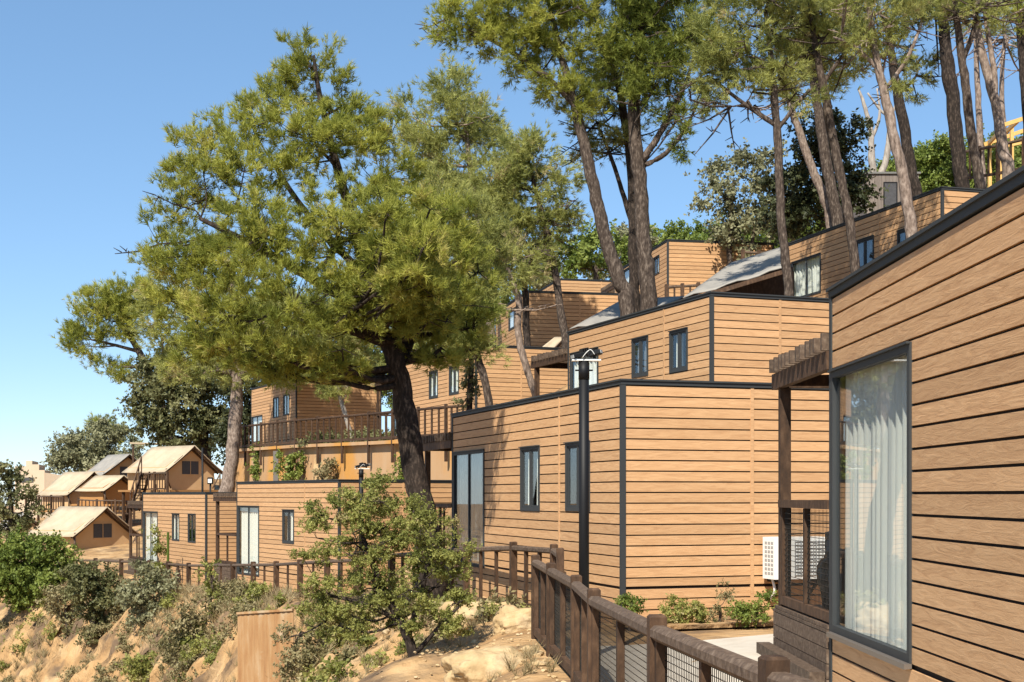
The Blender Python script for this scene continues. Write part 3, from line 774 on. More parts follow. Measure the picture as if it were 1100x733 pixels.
# ------------------------------------------------------------------ tents
def tent(label, apex, D, e1=(-.77,.64), Lr=4.8, wd=4.2, rise=1.35, wallh=1.65, wallm='canvas_wall', win=True, roofm='canvas_roof', deckz=.25, name='safari_tent'):
    a = P(apex[0], apex[1], D); e = Vector(e1).normalized(); rz = math.atan2(-e.x, e.y)
    zb = a.z-rise-wallh
    t = thing(name, label, 'tent' if name == 'safari_tent' else 'hut', (a.x, a.y, zb), rz, 'canvas tents on wooden decks')
    hw = wd/2; zr = rise+wallh; ze = wallh-.05
    hi = hw*.86
    sl = rise/hi
    # body with window hole in front gable
    mb = MB(); yf = .35
    mb.slab([(-hi,yf,deckz),(hi,yf,deckz),(hi,yf,wallh),(0,yf,zr-.12),(-hi,yf,wallh)],(0,.05,0))
    mb.slab([(-hi,Lr-.3,deckz),(hi,Lr-.3,deckz),(hi,Lr-.3,wallh),(0,Lr-.3,zr-.12),(-hi,Lr-.3,wallh)],(0,.05,0))
    mb.box(-hi,-hi+.05,yf+.055,Lr-.305,deckz,wallh); mb.box(hi-.05,hi,yf+.055,Lr-.305,deckz,wallh)
    mb.build('wall', wallm, t)
    # fly roof, sagging a little between its ends
    mb = MB(); n = 8; m_ = 5
    for s in (-1,1):
        base = len(mb.v)
        for i in range(n+1):
            y = Lr*i/n-.15
            for j in range(m_+1):
                q = j/m_; x = s*(hw+.12)*q; z = zr-sl*(hw+.12)*q-.05*math.sin(math.pi*q)-.03*math.sin(math.pi*i/n)*q
                mb.v.append((x,y,z))
        for i in range(n):
            for j in range(m_):
                k = base+i*(m_+1)+j; mb.f.append((k,k+1,k+m_+2,k+m_+1))
    o = mb.build('roof', roofm, t, True); md = o.modifiers.new('thick','SOLIDIFY'); md.thickness = .03
    # dark rafters along the gable
    mb = MB()
    for s in (-1,1): mb.beam((0,-.02,zr-.12),(s*(hw+.05),-.02,zr-sl*(hw+.05)-.12),.09,.12); mb.beam((0,yf-.06,zr-.2),(s*(hw-.05),yf-.06,zr-sl*(hw-.05)-.2),.07,.1)
    mb.build('rafter','dark_wood',t)
    for s in (-1,1):
        MB().tube([(s*(hw-.12),.0,deckz),(s*(hw-.12),.0,wallh-.1)],[.05,.05],8).build('pole','weathered_wood',t,True)
        MB().tube([(s*(hw-.55),.18,deckz+.1),(s*(hw-.02),.05,wallh-.3)],[.045,.045],8).build('brace','weathered_wood',t,True)
    if win:
        f = MB().box(-.6,.6,yf-.03,yf-.005,wallh-.45,wallh+.4).build('window','mesh_window',t)
        MB().box(-.02,.02,yf-.045,yf-.032,wallh-.45,wallh+.4).box(-.62,.62,yf-.045,yf-.032,wallh+.38,wallh+.43).box(-.62,.62,yf-.045,yf-.032,wallh-.48,wallh-.43).build('frame','canvas_wall',f)
        MB().slab([(-.1,yf-.008,wallh-.44),(-.55,yf-.02,wallh-.44),(-.55,yf-.02,wallh-.5),(-.1,yf-.008,wallh-.5)],(0,-.01,0)).build('flap','canvas_wall',f)
    MB().box(-hw-.2,hw+.2,-.9,Lr+.1,deckz-.12,deckz).build('deck','hut_wood',t)
    mb = MB()
    for x in (-hw,0,hw):
        for y in (-.7,Lr/2,Lr-.2): mb.box(x-.07,x+.07,y-.07,y+.07,-3.0,deckz-.125)
    mb.build('footing','dark_wood',t)
    return t
tent('largest canvas tent with wide cream roof beside the lowest cabin', (114,544.5), 80, Lr=4.9, wd=4.3)
tent('canvas tent above the lowest cabin, thin black pole before it, dark mesh window', (208,478.5), 86, e1=(-.75,.66), wd=4.2, Lr=4.6)
tent('cream roofed tent beside the pointed wooden hut', (100.5,506.5), 98, wd=4.0, Lr=4.3, e1=(-.72,.69))
tent('small hut of orange boards under a pale canvas roof', (132,510.5), 94, wd=3.2, Lr=3.0, rise=.85, wallh=1.35, wallm='hut_wood', win=False, e1=(-.82,.57), name='wooden_hut')
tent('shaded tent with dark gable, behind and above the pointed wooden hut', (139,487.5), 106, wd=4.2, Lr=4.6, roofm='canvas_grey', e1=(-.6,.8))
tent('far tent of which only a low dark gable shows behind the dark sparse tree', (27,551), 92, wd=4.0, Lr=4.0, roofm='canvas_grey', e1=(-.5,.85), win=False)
# flat awning between tents
t = thing('flat_awning', 'flat pale awning on posts behind the tent with the black pole', 'awning', P(172,484,100))
MB().slab([(-1.9,-1,.55),(2.2,-1,.45),(2.2,2,.5),(-1.9,2,.6)],(0,0,-.12)).build('canopy','canvas_roof',t)
for x in (-1.7,2.0): MB().box(x-.06,x+.06,-.9,-.78,-3,.4).build('post','dark_wood',t)

# beige building
D = 112
t = thing('beige_building', 'plain beige rendered building with stepped parapet beyond the tents', 'building', P(48,560,D))
wl = 26/F*D
mb = MB(); mb.slab([(-2.4,0,-3),(0,0,-3),(0,0,4.1),(-.45,0,4.1),(-.45,0,4.55),(-1.0,0,4.55),(-1.0,0,4.85),(-1.5,0,4.85),(-1.5,0,4.4),(-2.4,0,4.4)],(-1.2,5,0))
mb.slab([(0.012,.012,-3),(1.75,.9,-3),(1.75,.9,3.55),(0.012,.012,3.9)],(-1.0,4.5,0))
mb.build('wall','beige_render',t)
MB().box(-1.9,-.9,-.03,-.005,3.1,3.5).build('vent','mesh_window',t)
fence('short dark fence in front of the beige building', [tuple(P(28,548,96)),tuple(P(42,549,95)),tuple(P(55,549,94)),tuple(P(68,550,93))], h=1.0, stiles=4, pw=.12)
fence('low fence on the terrace between the large tent and the cream roofed tent', [tuple(P(84,552,88)),tuple(P(104,553,88)),tuple(P(124,553,88)),tuple(P(144,554,88))], h=.9, stiles=4, pw=.12)
fence('fence by the steps below the tent with the black pole', [tuple(P(150,528,84)),tuple(P(166,527,84)),tuple(P(180,527,83))], h=1.05, stiles=4, pw=.12)
# stairs with sloping handrail
t = thing('timber_stairs', 'sloping dark timber stairs between the wooden hut and the tent', 'stairs', P(140,548,82))
a0 = Vector((0,0,0)); a1 = P(152,508,84)-P(140,548,82)
mb = MB()
for off in (0,.9): mb.beam(a0+Vector((off*.3,off,0)), a1+Vector((off*.3,off,0)), .08,.25)
for k in range(1,11): q = a0.lerp(a1,k/11); mb.beam(q+Vector((0,.05,.05)), q+Vector((.27,.85,.05)), .25,.04)
mb.build('flight','dark_wood',t)
mb = MB()
mb.beam(a0+Vector((0,0,.95)), a1+Vector((0,0,.95)), .06,.08)
for k in range(0,5): q = a0.lerp(a1,k/4); mb.beam(q, q+Vector((0,0,.92)), .06,.06, up=Vector((0,1,0)))
mb.build('handrail','dark_wood',t)

# ------------------------------------------------------------------ awnings among the upper cabins
def awning(label, quad, drop, posts):
    c = quad[0]; t = thing('canvas_awning', label, 'awning', c, 0, 'grey canvas awnings between the upper cabins')
    q = [p-c for p in quad]; mb = MB(); n = 10
    for i in range(n+1):
        for j in range(n+1):
            s, r = i/n, j/n
            p = (q[0]*(1-s)+q[1]*s)*(1-r)+(q[3]*(1-s)+q[2]*s)*r
            p = p+Vector((0,0,-.12*math.sin(math.pi*s)*math.sin(math.pi*r)+.03*math.sin(s*17)*(1-r)))
            mb.v.append(tuple(p))
    for i in range(n):
        for j in range(n): k = i*(n+1)+j; mb.f.append((k,k+1,k+n+2,k+n+1))
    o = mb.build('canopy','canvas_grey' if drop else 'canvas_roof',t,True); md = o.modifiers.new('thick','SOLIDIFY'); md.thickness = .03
    mb = MB(); mb.beam(q[0]+Vector((0,0,-.08)), q[1]+Vector((0,0,-.08)),.08,.1); mb.beam(q[1]+Vector((0,0,-.08)), q[2]+Vector((0,0,-.08)),.08,.1); mb.beam(q[0]+Vector((0,0,-.08)), q[3]+Vector((0,0,-.08)),.08,.1)
    mb.build('frame','dark_wood',t)
    for k in posts: MB().beam(q[k]+Vector((0,0,-.13)), q[k]+Vector((0,0,-2.6)),.1,.1,up=Vector((0,1,0))).build('post','dark_wood',t)
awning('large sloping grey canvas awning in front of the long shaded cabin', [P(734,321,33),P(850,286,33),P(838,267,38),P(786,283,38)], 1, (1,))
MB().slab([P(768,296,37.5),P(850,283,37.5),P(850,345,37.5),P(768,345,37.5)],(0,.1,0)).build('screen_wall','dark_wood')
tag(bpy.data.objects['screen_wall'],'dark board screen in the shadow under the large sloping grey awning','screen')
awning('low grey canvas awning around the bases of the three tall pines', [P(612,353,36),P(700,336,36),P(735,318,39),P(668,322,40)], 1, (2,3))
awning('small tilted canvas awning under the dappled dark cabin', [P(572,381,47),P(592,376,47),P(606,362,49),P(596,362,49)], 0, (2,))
fence('short fence beside the highest bright cabin', [tuple(P(716,340,47)),tuple(P(733,339,47)),tuple(P(750,338,47)),tuple(P(768,337,47))], h=1.0, stiles=1, pw=.12)
fence('dark fence along the slope above the grey awning', [tuple(P(798,301,49)),tuple(P(815,302,49)),tuple(P(832,302,49)),tuple(P(848,301,49))], h=1.0, stiles=1, pw=.12)
fence('dark railing on the slope among the tall trunks, by the yellow timber frame', [tuple(P(1032,196,46)),tuple(P(1052,193,45)),tuple(P(1072,190,44)),tuple(P(1100,184,43))], h=1.0, stiles=1, pw=.1)

# yellow timber frame
t = thing('timber_scaffold', 'bright yellow new timber frame on the slope behind the trunks', 'frame', P(1074,200,46))
k = 46/F
def q_(px,py,dy=0): return Vector(((px-1068)*k, dy, (200-py)*k))
for a_, b_ in ((( 1068,205,0),(1068,138,0)),((1103,205,0),(1103,120,0)),((1085,205,2.5),(1085,130,2.5)),((1110,205,2.5),(1110,110,2.5))):
    MB().beam(q_(*a_), q_(*b_), .11,.11, up=Vector((0,1,0))).build('post','new_timber',t)
for a_, b_ in (((1066,137,-.12),(1125,118,-.12)),((1080,134,2.65),(1125,118,2.65)),((1068,158,.0),(1105,150,.0)),((1068,141,-.1),(1085,133,2.6)),((1086,131,-.1),(1100,124,2.6))):
    MB().beam(q_(*a_), q_(*b_), .08,.13).build('beam','new_timber',t)

# ------------------------------------------------------------------ vegetation
def px_blobs(bl, D):
    out = []
    for q in bl:
        px, py, rx, ry = q[:4]; dd = q[4] if len(q) > 4 else 0
        c = P(px, py, D+dd); s = (D+dd)/F
        out.append((tuple(c), (rx*s, rx*s*.85, ry*s)))
    return out
def tree(name, label, cat, D, trunks, blobs, kind='needle', lm='pine_needles', bark='bark', rcl=13, size=10, per=22, dens=1.0, up=.5,
         hollow=.45, group=None, seed=1, twigs=.5, base_to_ground=True, squash=.8, bare=0, limb_w=None):
    rng = np.random.default_rng(seed); rr = random.Random(seed)
    if kind == 'needle' and seed != 3: size *= .82; per = int(per*1.4)
    s = D/F
    b0 = trunks[0][0]; base = P(b0[0], b0[1], D)
    if base_to_ground:
        zg = gz(base.x, base.y)
        if zg < base.z: base = Vector((base.x, base.y, zg-.1))
    t = thing(name, label, cat, base, 0, group)
    mb = MB(); allp = []
    for ti, tr in enumerate(trunks):
        pts = [P(q[0], q[1], D+(q[3] if len(q) > 3 else 0))-base for q in tr]; rd = [q[2]/2*s for q in tr]
        if ti == 0 and pts[0].length > .15: pts = [Vector((pts[0].x, pts[0].y, 0))]+pts; rd = [rd[0]*1.15]+rd
        cp, cr = curve(pts, rd, 5, .12, rr)
        mb.tube(cp, cr, 10)
        allp += list(zip(cp, cr))
    bl = px_blobs(blobs, D)
    V, T, TI, cs = foliage_arrays([((c[0]-base.x,c[1]-base.y,c[2]-base.z), r) for c, r in bl], kind, rcl*s, size*s, per, dens, rng, up, hollow, squash)
    # limbs from the trunk to the blobs, then twigs to leaf clusters
    hubs = []
    for c, r in bl:
        c = Vector(c)-base
        cand = [(p, q) for p, q in allp if p.z < c.z+.1*r[2]] or allp
        p, q = min(cand, key=lambda e: (e[0]-c).length+.6*max(0, e[0].z-c.z+.5*r[2]))
        d = c-p
        if d.length < .15: hubs.append((c, q*.5)); continue
        lw = min(q*.55, (limb_w or 4)*s)
        mid = p+d*.5+Vector((rr.uniform(-.12,.12), rr.uniform(-.12,.12), -.10+rr.uniform(-.05,.08)))*d.length
        cp, cr = curve([p, mid, c], [lw, lw*.7, lw*.4], 5, .2, rr)
        mb.tube(cp, cr, 6); hubs += [(x, y) for x, y in list(zip(cp, cr))[3:]]
    for k in range(len(cs)):
        if rr.random() > twigs: continue
        c = Vector(cs[k]); hp, hr = min(hubs, key=lambda e: (e[0]-c).length) if hubs else allp[-1]
        d = c-hp
        if d.length > 3.5*60*s: continue
        mid = hp+d*.5+Vector((rr.uniform(-.1,.1),rr.uniform(-.1,.1),rr.uniform(-.1,.15)))*d.length
        w0 = min(hr*.6, 1.6*s); mb.tube([hp, mid, c], [w0, w0*.7, w0*.35], 4, cap=False)
    for k in range(bare):
        hp, hr = hubs[rr.randrange(len(hubs))]
        d = Vector((rr.uniform(-1,1), rr.uniform(-1,1), rr.uniform(-.5,.3))).normalized()*rr.uniform(30,75)*s
        q1 = hp+d*.5+Vector((0,0,-.05*d.length)); q2 = hp+d
        mb.tube([hp,q1,q2],[1.3*s,.9*s,.4*s],4,cap=False)
        for j in range(4):
            e = hp+d*rr.uniform(.3,.9); mb.tube([e, e+Vector((rr.uniform(-1,1),rr.uniform(-1,1),rr.uniform(-.6,.4)))*14*s],[.8*s,.35*s],3,cap=False)
    mb.build('trunk', bark, t, True)
    npmesh('crown', V, T, TI, lm, t)
    return t
PG = 'pine trees among the cabins'
tree('pine_tree', 'big bushy pine with leaning dark trunk beside the middle cabin', 'pine tree', 24,
     [[(464,620,29),(456,560,27),(444,500,25.5),(434,440,24),(427,395,22),(408,345,16),(388,270,12,.3),(365,190,10,.3),(345,110,6),(337,60,3)],
      [(427,395,16),(450,335,12,.6),(466,275,9,.8),(474,220,5,.8)], [(410,350,13),(345,305,11,-.6),(275,265,8,-.8),(215,235,4,-.8)],
      [(418,370,12),(360,350,9,-1),(290,340,6,-1.3)], [(395,300,9),(330,230,7,1),(290,170,4,1)]],
     [(334,72,34,34),(306,100,34,32),(268,128,36,30),(215,165,40,34),(368,112,34,40),(392,140,34,34),(420,145,14,30,.5),(335,150,60,46,-.5),(262,185,60,46,-.8),(196,214,36,36),(408,195,38,50),
      (170,262,20,40),(205,275,46,46,-.6),(285,255,70,52,-1.6),(365,250,66,56,-1.4),(430,255,42,56,-.6),(186,325,26,38),(238,335,56,44,-1.0),
      (316,328,66,44,-1.8),(395,322,56,44,-1.4),(448,322,38,48,-.6),(285,378,50,22,-1),(352,385,44,18,-1.2),(225,378,42,22),(455,372,30,26),(440,290,36,34,-2.4),(415,230,36,34,-2.6),(455,245,26,34,-1.8),(454,268,36,34,-3.0),(428,285,50,40,-1.6),(408,300,44,34,-.6),(446,318,34,30,-1.4),(462,225,26,30,-2.6),(472,232,32,34,-.4),(500,255,26,32),(480,288,34,32,-.8),(514,292,20,28,.2),(490,328,34,28,-.4),(460,345,26,24,-.8),(506,352,22,22,.2),(474,374,26,20,-.2),(430,328,42,30,-1.1),(412,345,42,24,-.2),(448,305,40,30,-2.3),(436,300,46,30,-1.8),(340,402,34,12,-.4),(385,404,24,10,-.2),(300,398,34,12,-.4)],
     'needle', 'pine_needles', 'bark_dark', rcl=8.5, size=8.4, per=17, dens=.54, up=.95, seed=3, twigs=.8, group=PG, hollow=.2, bare=40)
tree('pine_tree', 'pale light green pine between the big bushy pine and the thin trunks', 'pine tree', 33,
     [[(526,440,9),(519,404,9),(510,372,8),(505,320,7),(497,260,5),(492,210,3)]],
     [(478,215,30,34),(500,250,36,40),(478,285,38,40),(515,295,30,40),(488,335,40,34),(520,345,20,30),(462,365,24,26),(505,375,22,18)],
     'needle', 'pine_needles_pale', 'bark', rcl=12, size=10, per=22, dens=1.11, up=.5, seed=5, group=PG, bare=8)
tree('pine_tree', 'dull green pine standing behind the big bushy pine, grey straight trunk', 'pine tree', 56,
     [[(528,372,9),(525,330,9),(517,260,8),(505,180,6),(498,110,4)]],
     [(490,100,28,28),(470,130,30,30),(508,130,30,34),(525,160,26,30),(455,165,30,34),(485,170,34,32),(440,125,12,24),(520,205,30,30),(480,205,30,24)],
     'needle', 'pine_needles_pale', 'bark_pale', rcl=12, size=9, per=20, dens=1.12, up=.4, seed=6, group=PG, bare=6)
tree('pine_tree', 'slender olive pine with thin curved trunk before the dappled dark cabin', 'pine tree', 48,
     [[(608,372,9),(603,340,9),(594,282,8),(585,240,7),(573,195,5),(565,160,3)]],
     [(566,165,30,30),(590,190,28,34),(545,195,30,34),(600,225,18,22),(560,232,30,30),(585,240,24,20),(540,250,24,28),(532,215,24,26),(560,275,30,24),(530,280,22,24)],
     'needle', 'pine_needles_pale', 'bark', rcl=11, size=9, per=20, dens=0.99, up=.3, seed=8, group=PG, bare=10)
tree('pine_tree', 'slight tree with pale pinkish winding trunk before a cabin end wall', 'tree', 37,
     [[(577,432,8),(567,400,8),(560,376,8),(556,349,8),(557,322,8),(548,297,6),(538,270,4)]],
     [(535,262,26,24),(552,280,22,20),(520,285,26,26),(540,305,20,16),(512,320,16,20)],
     'needle', 'pine_needles_pale', 'bark_pale', rcl=11, size=9, per=18, dens=0.77, up=.3, seed=9, group=PG, bare=8)
tree('slender_tree', 'dark ivy wrapped trunk against the corner of the cabin above the wall', 'tree', 36,
     [[(504,440,7),(506,400,6),(505,360,5),(500,330,4)]], [(505,425,9,16),(506,398,10,16),(503,372,8,14)], 'leaf', 'oak_leaves', 'bark_dark', rcl=8, size=7, per=16, dens=.9, seed=10)
tree('slender_tree', 'dark bare trunk at the corner of the dappled dark cabin', 'tree', 49,
     [[(567,380,8),(565,345,8),(564,312,7),(560,280,5),(556,250,3)]], [(552,245,20,20),(575,262,18,18)], 'needle', 'pine_needles_dull', 'bark_dark', rcl=10, size=8, per=14, dens=.5, seed=12)
# three tall pines
tree('pine_tree', 'tall pine leaning towards the big bushy pine, first of the three behind the cabin roof', 'pine tree', 34,
     [[(674,335,17),(666,305,16),(655,270,15),(645,235,14),(637,198,13),(624,140,12),(612,92,9),(600,50,7),(590,0,5),(585,-40,3)],
      [(618,115,6),(585,80,5),(540,50,4),(490,25,2)]],
     [(478,14,30,20),(500,35,34,20),(532,28,40,30),(560,55,36,24),(575,15,44,36),(610,40,36,30),(590,85,34,26),(618,110,26,22),(560,-30,60,30),(620,-10,44,36)],
     'needle', 'pine_needles', 'bark', rcl=12, size=9.5, per=22, dens=0.78, up=.55, seed=13, group=PG, bare=8)
tree('pine_tree', 'thin dark pine trunk close beside the thickest of the three tall pines', 'pine tree', 36,
     [[(682,335,12),(681,300,12),(680,252,11),(678,180,10),(668,110,8),(655,60,6)],[(679,240,6),(668,205,5),(655,165,4),(645,140,3)]],
     [(640,130,34,26),(655,95,36,30),(625,160,22,16),(665,150,24,16),(650,60,40,30)],
     'needle', 'pine_needles_dull', 'bark_dark', rcl=11, size=9, per=18, dens=0.55, up=.4, seed=14, group=PG, bare=14)
tree('pine_tree', 'thickest of the three tall pines, upright with a forked limb', 'pine tree', 34.5,
     [[(697,340,18),(694,290,17),(691,252,16),(687,189,15),(681,135,14),(684,80,10),(690,20,8),(692,-40,5)],
      [(690,172,8),(705,150,7),(722,120,6),(738,85,4),(748,50,3)],[(692,178,6),(715,165,5),(735,140,4),(750,110,2)]],
     [(660,30,40,36),(690,60,40,44),(715,40,44,40),(735,15,44,40),(745,60,32,36),(700,100,34,26),(742,108,18,20),(735,150,14,14),(670,80,34,30),(690,-30,70,36),(755,-20,40,40),(728,128,16,14)],
     'needle', 'pine_needles_dark', 'bark', rcl=12, size=9.5, per=22, dens=0.78, up=.55, seed=15, group=PG, bare=14)
# pines over the long cabin
tree('pine_tree', 'pine with long straight dark trunk and twiggy pale crown beside the long shaded cabin', 'pine tree', 31.5,
     [[(847,320,10),(845,290,10),(839,230,9),(836,160,9),(832,105,8),(828,60,6),(822,10,4)],[(834,135,6),(800,112,4),(765,85,3)],[(835,140,5),(862,105,4),(880,90,2)]],
     [(800,55,36,32),(772,85,26,26),(828,35,36,32),(785,20,34,28),(840,75,30,26),(810,95,30,20),(750,70,16,20),(820,-20,60,30),(860,-70,60,40),(900,-120,60,40),(770,50,30,30),(768,110,16,14),(855,100,22,16)],
     'needle', 'pine_needles_pale', 'bark', rcl=12, size=9.5, per=20, dens=0.55, up=.35, seed=16, group=PG, bare=45)
tree('pine_tree', 'pale trunked pine leaning behind the roof of the long shaded cabin', 'pine tree', 45,
     [[(893,250,10),(886,215,10),(872,180,9),(858,140,8),(848,110,7),(838,70,5)]],
     [(850,50,34,30),(835,75,28,26),(870,80,26,24),(845,105,20,18)], 'needle', 'pine_needles_dull', 'bark_pale', rcl=11, size=9, per=18, dens=0.45, seed=17, group=PG, bare=10)
tree('pine_tree', 'thick trunked pine rising between two leaning pines behind the long cabin', 'pine tree', 44,
     [[(900,250,13),(893,205,12),(884,150,11),(876,100,10),(870,55,8),(866,0,5)]],
     [(866,20,36,34),(885,55,30,28),(850,-10,40,30),(900,20,30,26),(880,90,26,18)], 'needle', 'pine_needles_dull', 'bark', rcl=11, size=9, per=18, dens=0.52, seed=18, group=PG, bare=12)
tree('pine_tree', 'brown trunk leaning before the long cabin wall, next to its dark window', 'pine tree', 32,
     [[(921,320,10),(918,285,10),(912,235,10),(902,185,10),(893,140,10),(885,95,9),(876,50,7),(870,0,5)],[(884,90,5),(905,60,4),(925,40,2)]],
     [(890,35,34,30),(915,60,26,22),(868,55,28,26),(900,5,40,26),(855,30,24,24),(900,-50,60,40),(940,-100,60,40),(850,85,30,24,4),(890,65,38,28,2.5),(930,25,40,30,.5),(880,30,40,30,3)], 'needle', 'pine_needles_pale', 'bark', rcl=12, size=9, per=18, dens=0.49, seed=19, group=PG, bare=24)
tree('pine_tree', 'light barked pine crossing the long cabin wall near its corner', 'pine tree', 30,
     [[(984,300,13),(980,255,13),(972,200,12),(961,150,11),(950,100,10),(941,60,8),(934,10,6),(930,-30,4)],[(950,98,5),(975,62,4),(990,25,3)],[(944,75,5),(918,50,4),(895,40,2)]],
     [(930,40,30,24),(955,55,26,20),(910,20,36,24),(950,10,36,26),(985,20,22,18),(965,85,16,14),(930,-25,60,26),(960,-70,60,40),(1000,-110,60,40)], 'needle', 'pine_needles_pale', 'bark_pale', rcl=12, size=9, per=18, dens=0.45, seed=20, group=PG, bare=24)
tree('pine_tree', 'dark straight trunk behind the corner of the long shaded cabin', 'pine tree', 42,
     [[(985,225,12),(980,190,12),(970,130,11),(960,75,9),(952,20,6)]],
     [(985,80,22,24),(960,40,34,30),(992,60,14,16),(975,15,34,26)], 'needle', 'pine_needles_dull', 'bark_dark', rcl=11, size=9, per=18, dens=0.45, seed=21, group=PG, bare=8)
tree('pine_tree', 'thickest blackish trunk behind the short end wall of the long cabin', 'pine tree', 41,
     [[(1034,215,15),(1031,180,15),(1024,110,14),(1019,80,15),(1015,40,12),(1010,-10,8)]],
     [(1010,0,36,18),(985,5,30,18),(1030,-5,36,20)], 'needle', 'pine_needles_dull', 'bark_dark', rcl=11, size=9, per=18, dens=0.58, seed=22, group=PG, bare=8)
tree('pine_tree', 'reddish brown trunk in front of the short end wall of the long cabin', 'pine tree', 34,
     [[(1056,225,11),(1052,195,11),(1043,140,10),(1037,90,9),(1030,40,8),(1024,-10,5)],[(1036,62,5),(1046,30,4),(1052,0,3)]],
     [(1040,5,34,20),(1062,20,22,14),(1020,-10,40,20)], 'needle', 'pine_needles_pale', 'bark', rcl=11, size=9, per=16, dens=0.50, seed=23, group=PG, bare=14)
tree('pine_tree', 'pale forked pine trunk over the near cabin roof, beside the yellow frame', 'pine tree', 36,
     [[(1084,200,13),(1077,160,12),(1069,110,10),(1058,70,9),(1050,30,7),(1046,-10,5)],[(1069,105,7),(1067,70,6),(1060,30,5),(1056,-10,4)]],
     [(1060,5,30,16),(1085,15,24,16),(1045,-15,36,20)], 'needle', 'pine_needles', 'bark_pale', rcl=11, size=9, per=16, dens=0.50, seed=24, group=PG, bare=10)
tree('pine_tree', 'thin pale trunk with few branches just behind the yellow timber frame', 'pine tree', 50,
     [[(1080,200,7),(1078,140,6),(1076,90,5),(1080,30,3)]], [(1085,40,16,18),(1072,30,14,16)], 'needle', 'pine_needles_dull', 'bark_pale', rcl=10, size=8, per=14, dens=.5, seed=25, group=PG, bare=16)
tree('pine_tree', 'dark trunk rising close behind the front posts of the yellow timber frame', 'pine tree', 38,
     [[(1106,200,10),(1103,120,10),(1098,60,9),(1094,0,8)]], [(1095,10,26,22),(1110,-10,36,26)], 'needle', 'pine_needles', 'bark_dark', rcl=11, size=9, per=16, dens=0.50, seed=26, group=PG)
tree('pine_tree', 'slim grey trunk standing between the blackish trunk and the forked pale trunk', 'pine tree', 52,
     [[(1056,210,7),(1053,150,7),(1050,90,6),(1048,40,4)]], [(1046,25,18,16)], 'needle', 'pine_needles_dull', 'bark_pale', rcl=10, size=8, per=14, dens=.5, seed=27, group=PG, bare=10)
# dead white tree
t = thing('dead_tree', 'bleached white dead tree with two bare stems above the grey plank hut', 'dead tree', P(940,205,56))
mb = MB(); bs = Vector(t.location); k = 56/F
for ln in ([(940,205,9),(937,175,8),(935,140,6),(928,112,4),(922,95,2)],[(941,200,8),(952,170,7),(955,130,5),(945,118,3),(932,100,2)],[(936,150,4),(945,125,3),(942,95,1.5)],[(955,135,3),(962,110,2),(960,90,1)]):
    cp, cr = curve([P(q[0],q[1],56)-bs for q in ln],[q[2]/2*k for q in ln],5,.15); mb.tube(cp,cr,8)
mb.build('trunk','bark_white',t,True)
# broadleaf trees uphill
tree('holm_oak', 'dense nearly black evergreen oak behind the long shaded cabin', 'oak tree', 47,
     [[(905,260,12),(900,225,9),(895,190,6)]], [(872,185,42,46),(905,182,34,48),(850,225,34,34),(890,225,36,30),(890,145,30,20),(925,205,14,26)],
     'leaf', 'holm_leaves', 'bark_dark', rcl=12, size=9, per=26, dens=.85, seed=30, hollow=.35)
tree('olive_tree', 'silvery grey green tree behind the grey awning, between the cabins', 'tree', 50,
     [[(786,300,6),(783,265,6),(785,230,4),(788,195,3)],[(800,300,5),(808,260,4),(815,230,3)]],
     [(785,190,26,24),(768,205,16,22),(805,185,22,22),(775,235,22,24),(808,225,28,30),(830,195,20,34),(795,255,24,18),(835,240,16,30)],
     'leaf', 'olive_leaves', 'bark', rcl=11, size=8.5, per=22, dens=.75, seed=31)
tree('leafy_tree', 'bright green broadleaf tree showing over the bright cabin top', 'tree', 82,
     [[(640,320,7),(640,290,5)]], [(600,275,28,22),(635,270,30,24),(662,280,22,18),(615,255,18,12)], 'leaf', 'green_leaves', 'bark', rcl=10, size=8, per=22, dens=1.0, seed=32)
tree('leafy_tree', 'pale broadleaf tree right behind the leaning tall pine trunk', 'tree', 88,
     [[(665,320,6),(665,290,5)]], [(665,265,24,16),(690,262,16,14),(650,288,20,16),(580,290,24,18)], 'leaf', 'olive_leaves', 'bark', rcl=9, size=7.5, per=22, dens=1.0, seed=33)
# trees around the tents
tree('pine_tree', 'straight grey pine trunk between the tents and the low cabins, full crown', 'pine tree', 59.5,
     [[(240,545,16),(246,515,15),(252,460,14),(255,400,12),(252,340,10),(245,280,6)]],
     [(235,335,44,44),(205,360,40,36),(275,365,46,36),(185,320,30,40),(250,290,50,40),(300,385,34,22),(230,392,50,20),(175,365,26,24),(300,372,40,22,-1),(325,388,34,16,-.5),(330,345,50,34,-1),(365,352,42,30,0),(295,338,40,30,-1.5),(390,365,34,24,1)],
     'needle', 'pine_needles_pale', 'bark_pale', rcl=12, size=9, per=22, dens=0.70, seed=40, group=PG)
tree('pine_tree', 'flat topped umbrella pine with open branches standing out against the sky', 'pine tree', 103,
     [[(190,500,9),(178,450,9),(160,400,8),(140,362,6),(125,345,4)],[(150,378,4),(120,370,3),(98,365,2)]],
     [(112,322,26,14),(135,318,26,16),(92,345,16,16),(95,372,20,16),(120,345,26,18),(148,340,22,26),(118,392,16,12),(132,408,10,9),(155,318,18,14),(80,360,8,12)],
     'needle', 'pine_needles', 'bark', rcl=9, size=7.5, per=22, dens=1.05, up=.8, seed=41, group=PG)
tree('oak_tree', 'broad grey green oak right above the tent with the black pole', 'oak tree', 96,
     [[(226,520,9),(222,490,9),(214,455,7),(205,430,5)]],
     [(170,405,30,26),(195,392,34,24),(160,438,24,24),(190,430,36,30),(222,420,34,34),(205,460,34,20),(238,455,24,24),(170,462,20,14)],
     'leaf', 'oak_leaves', 'bark_dark', rcl=10, size=8, per=24, dens=1.0, seed=42)
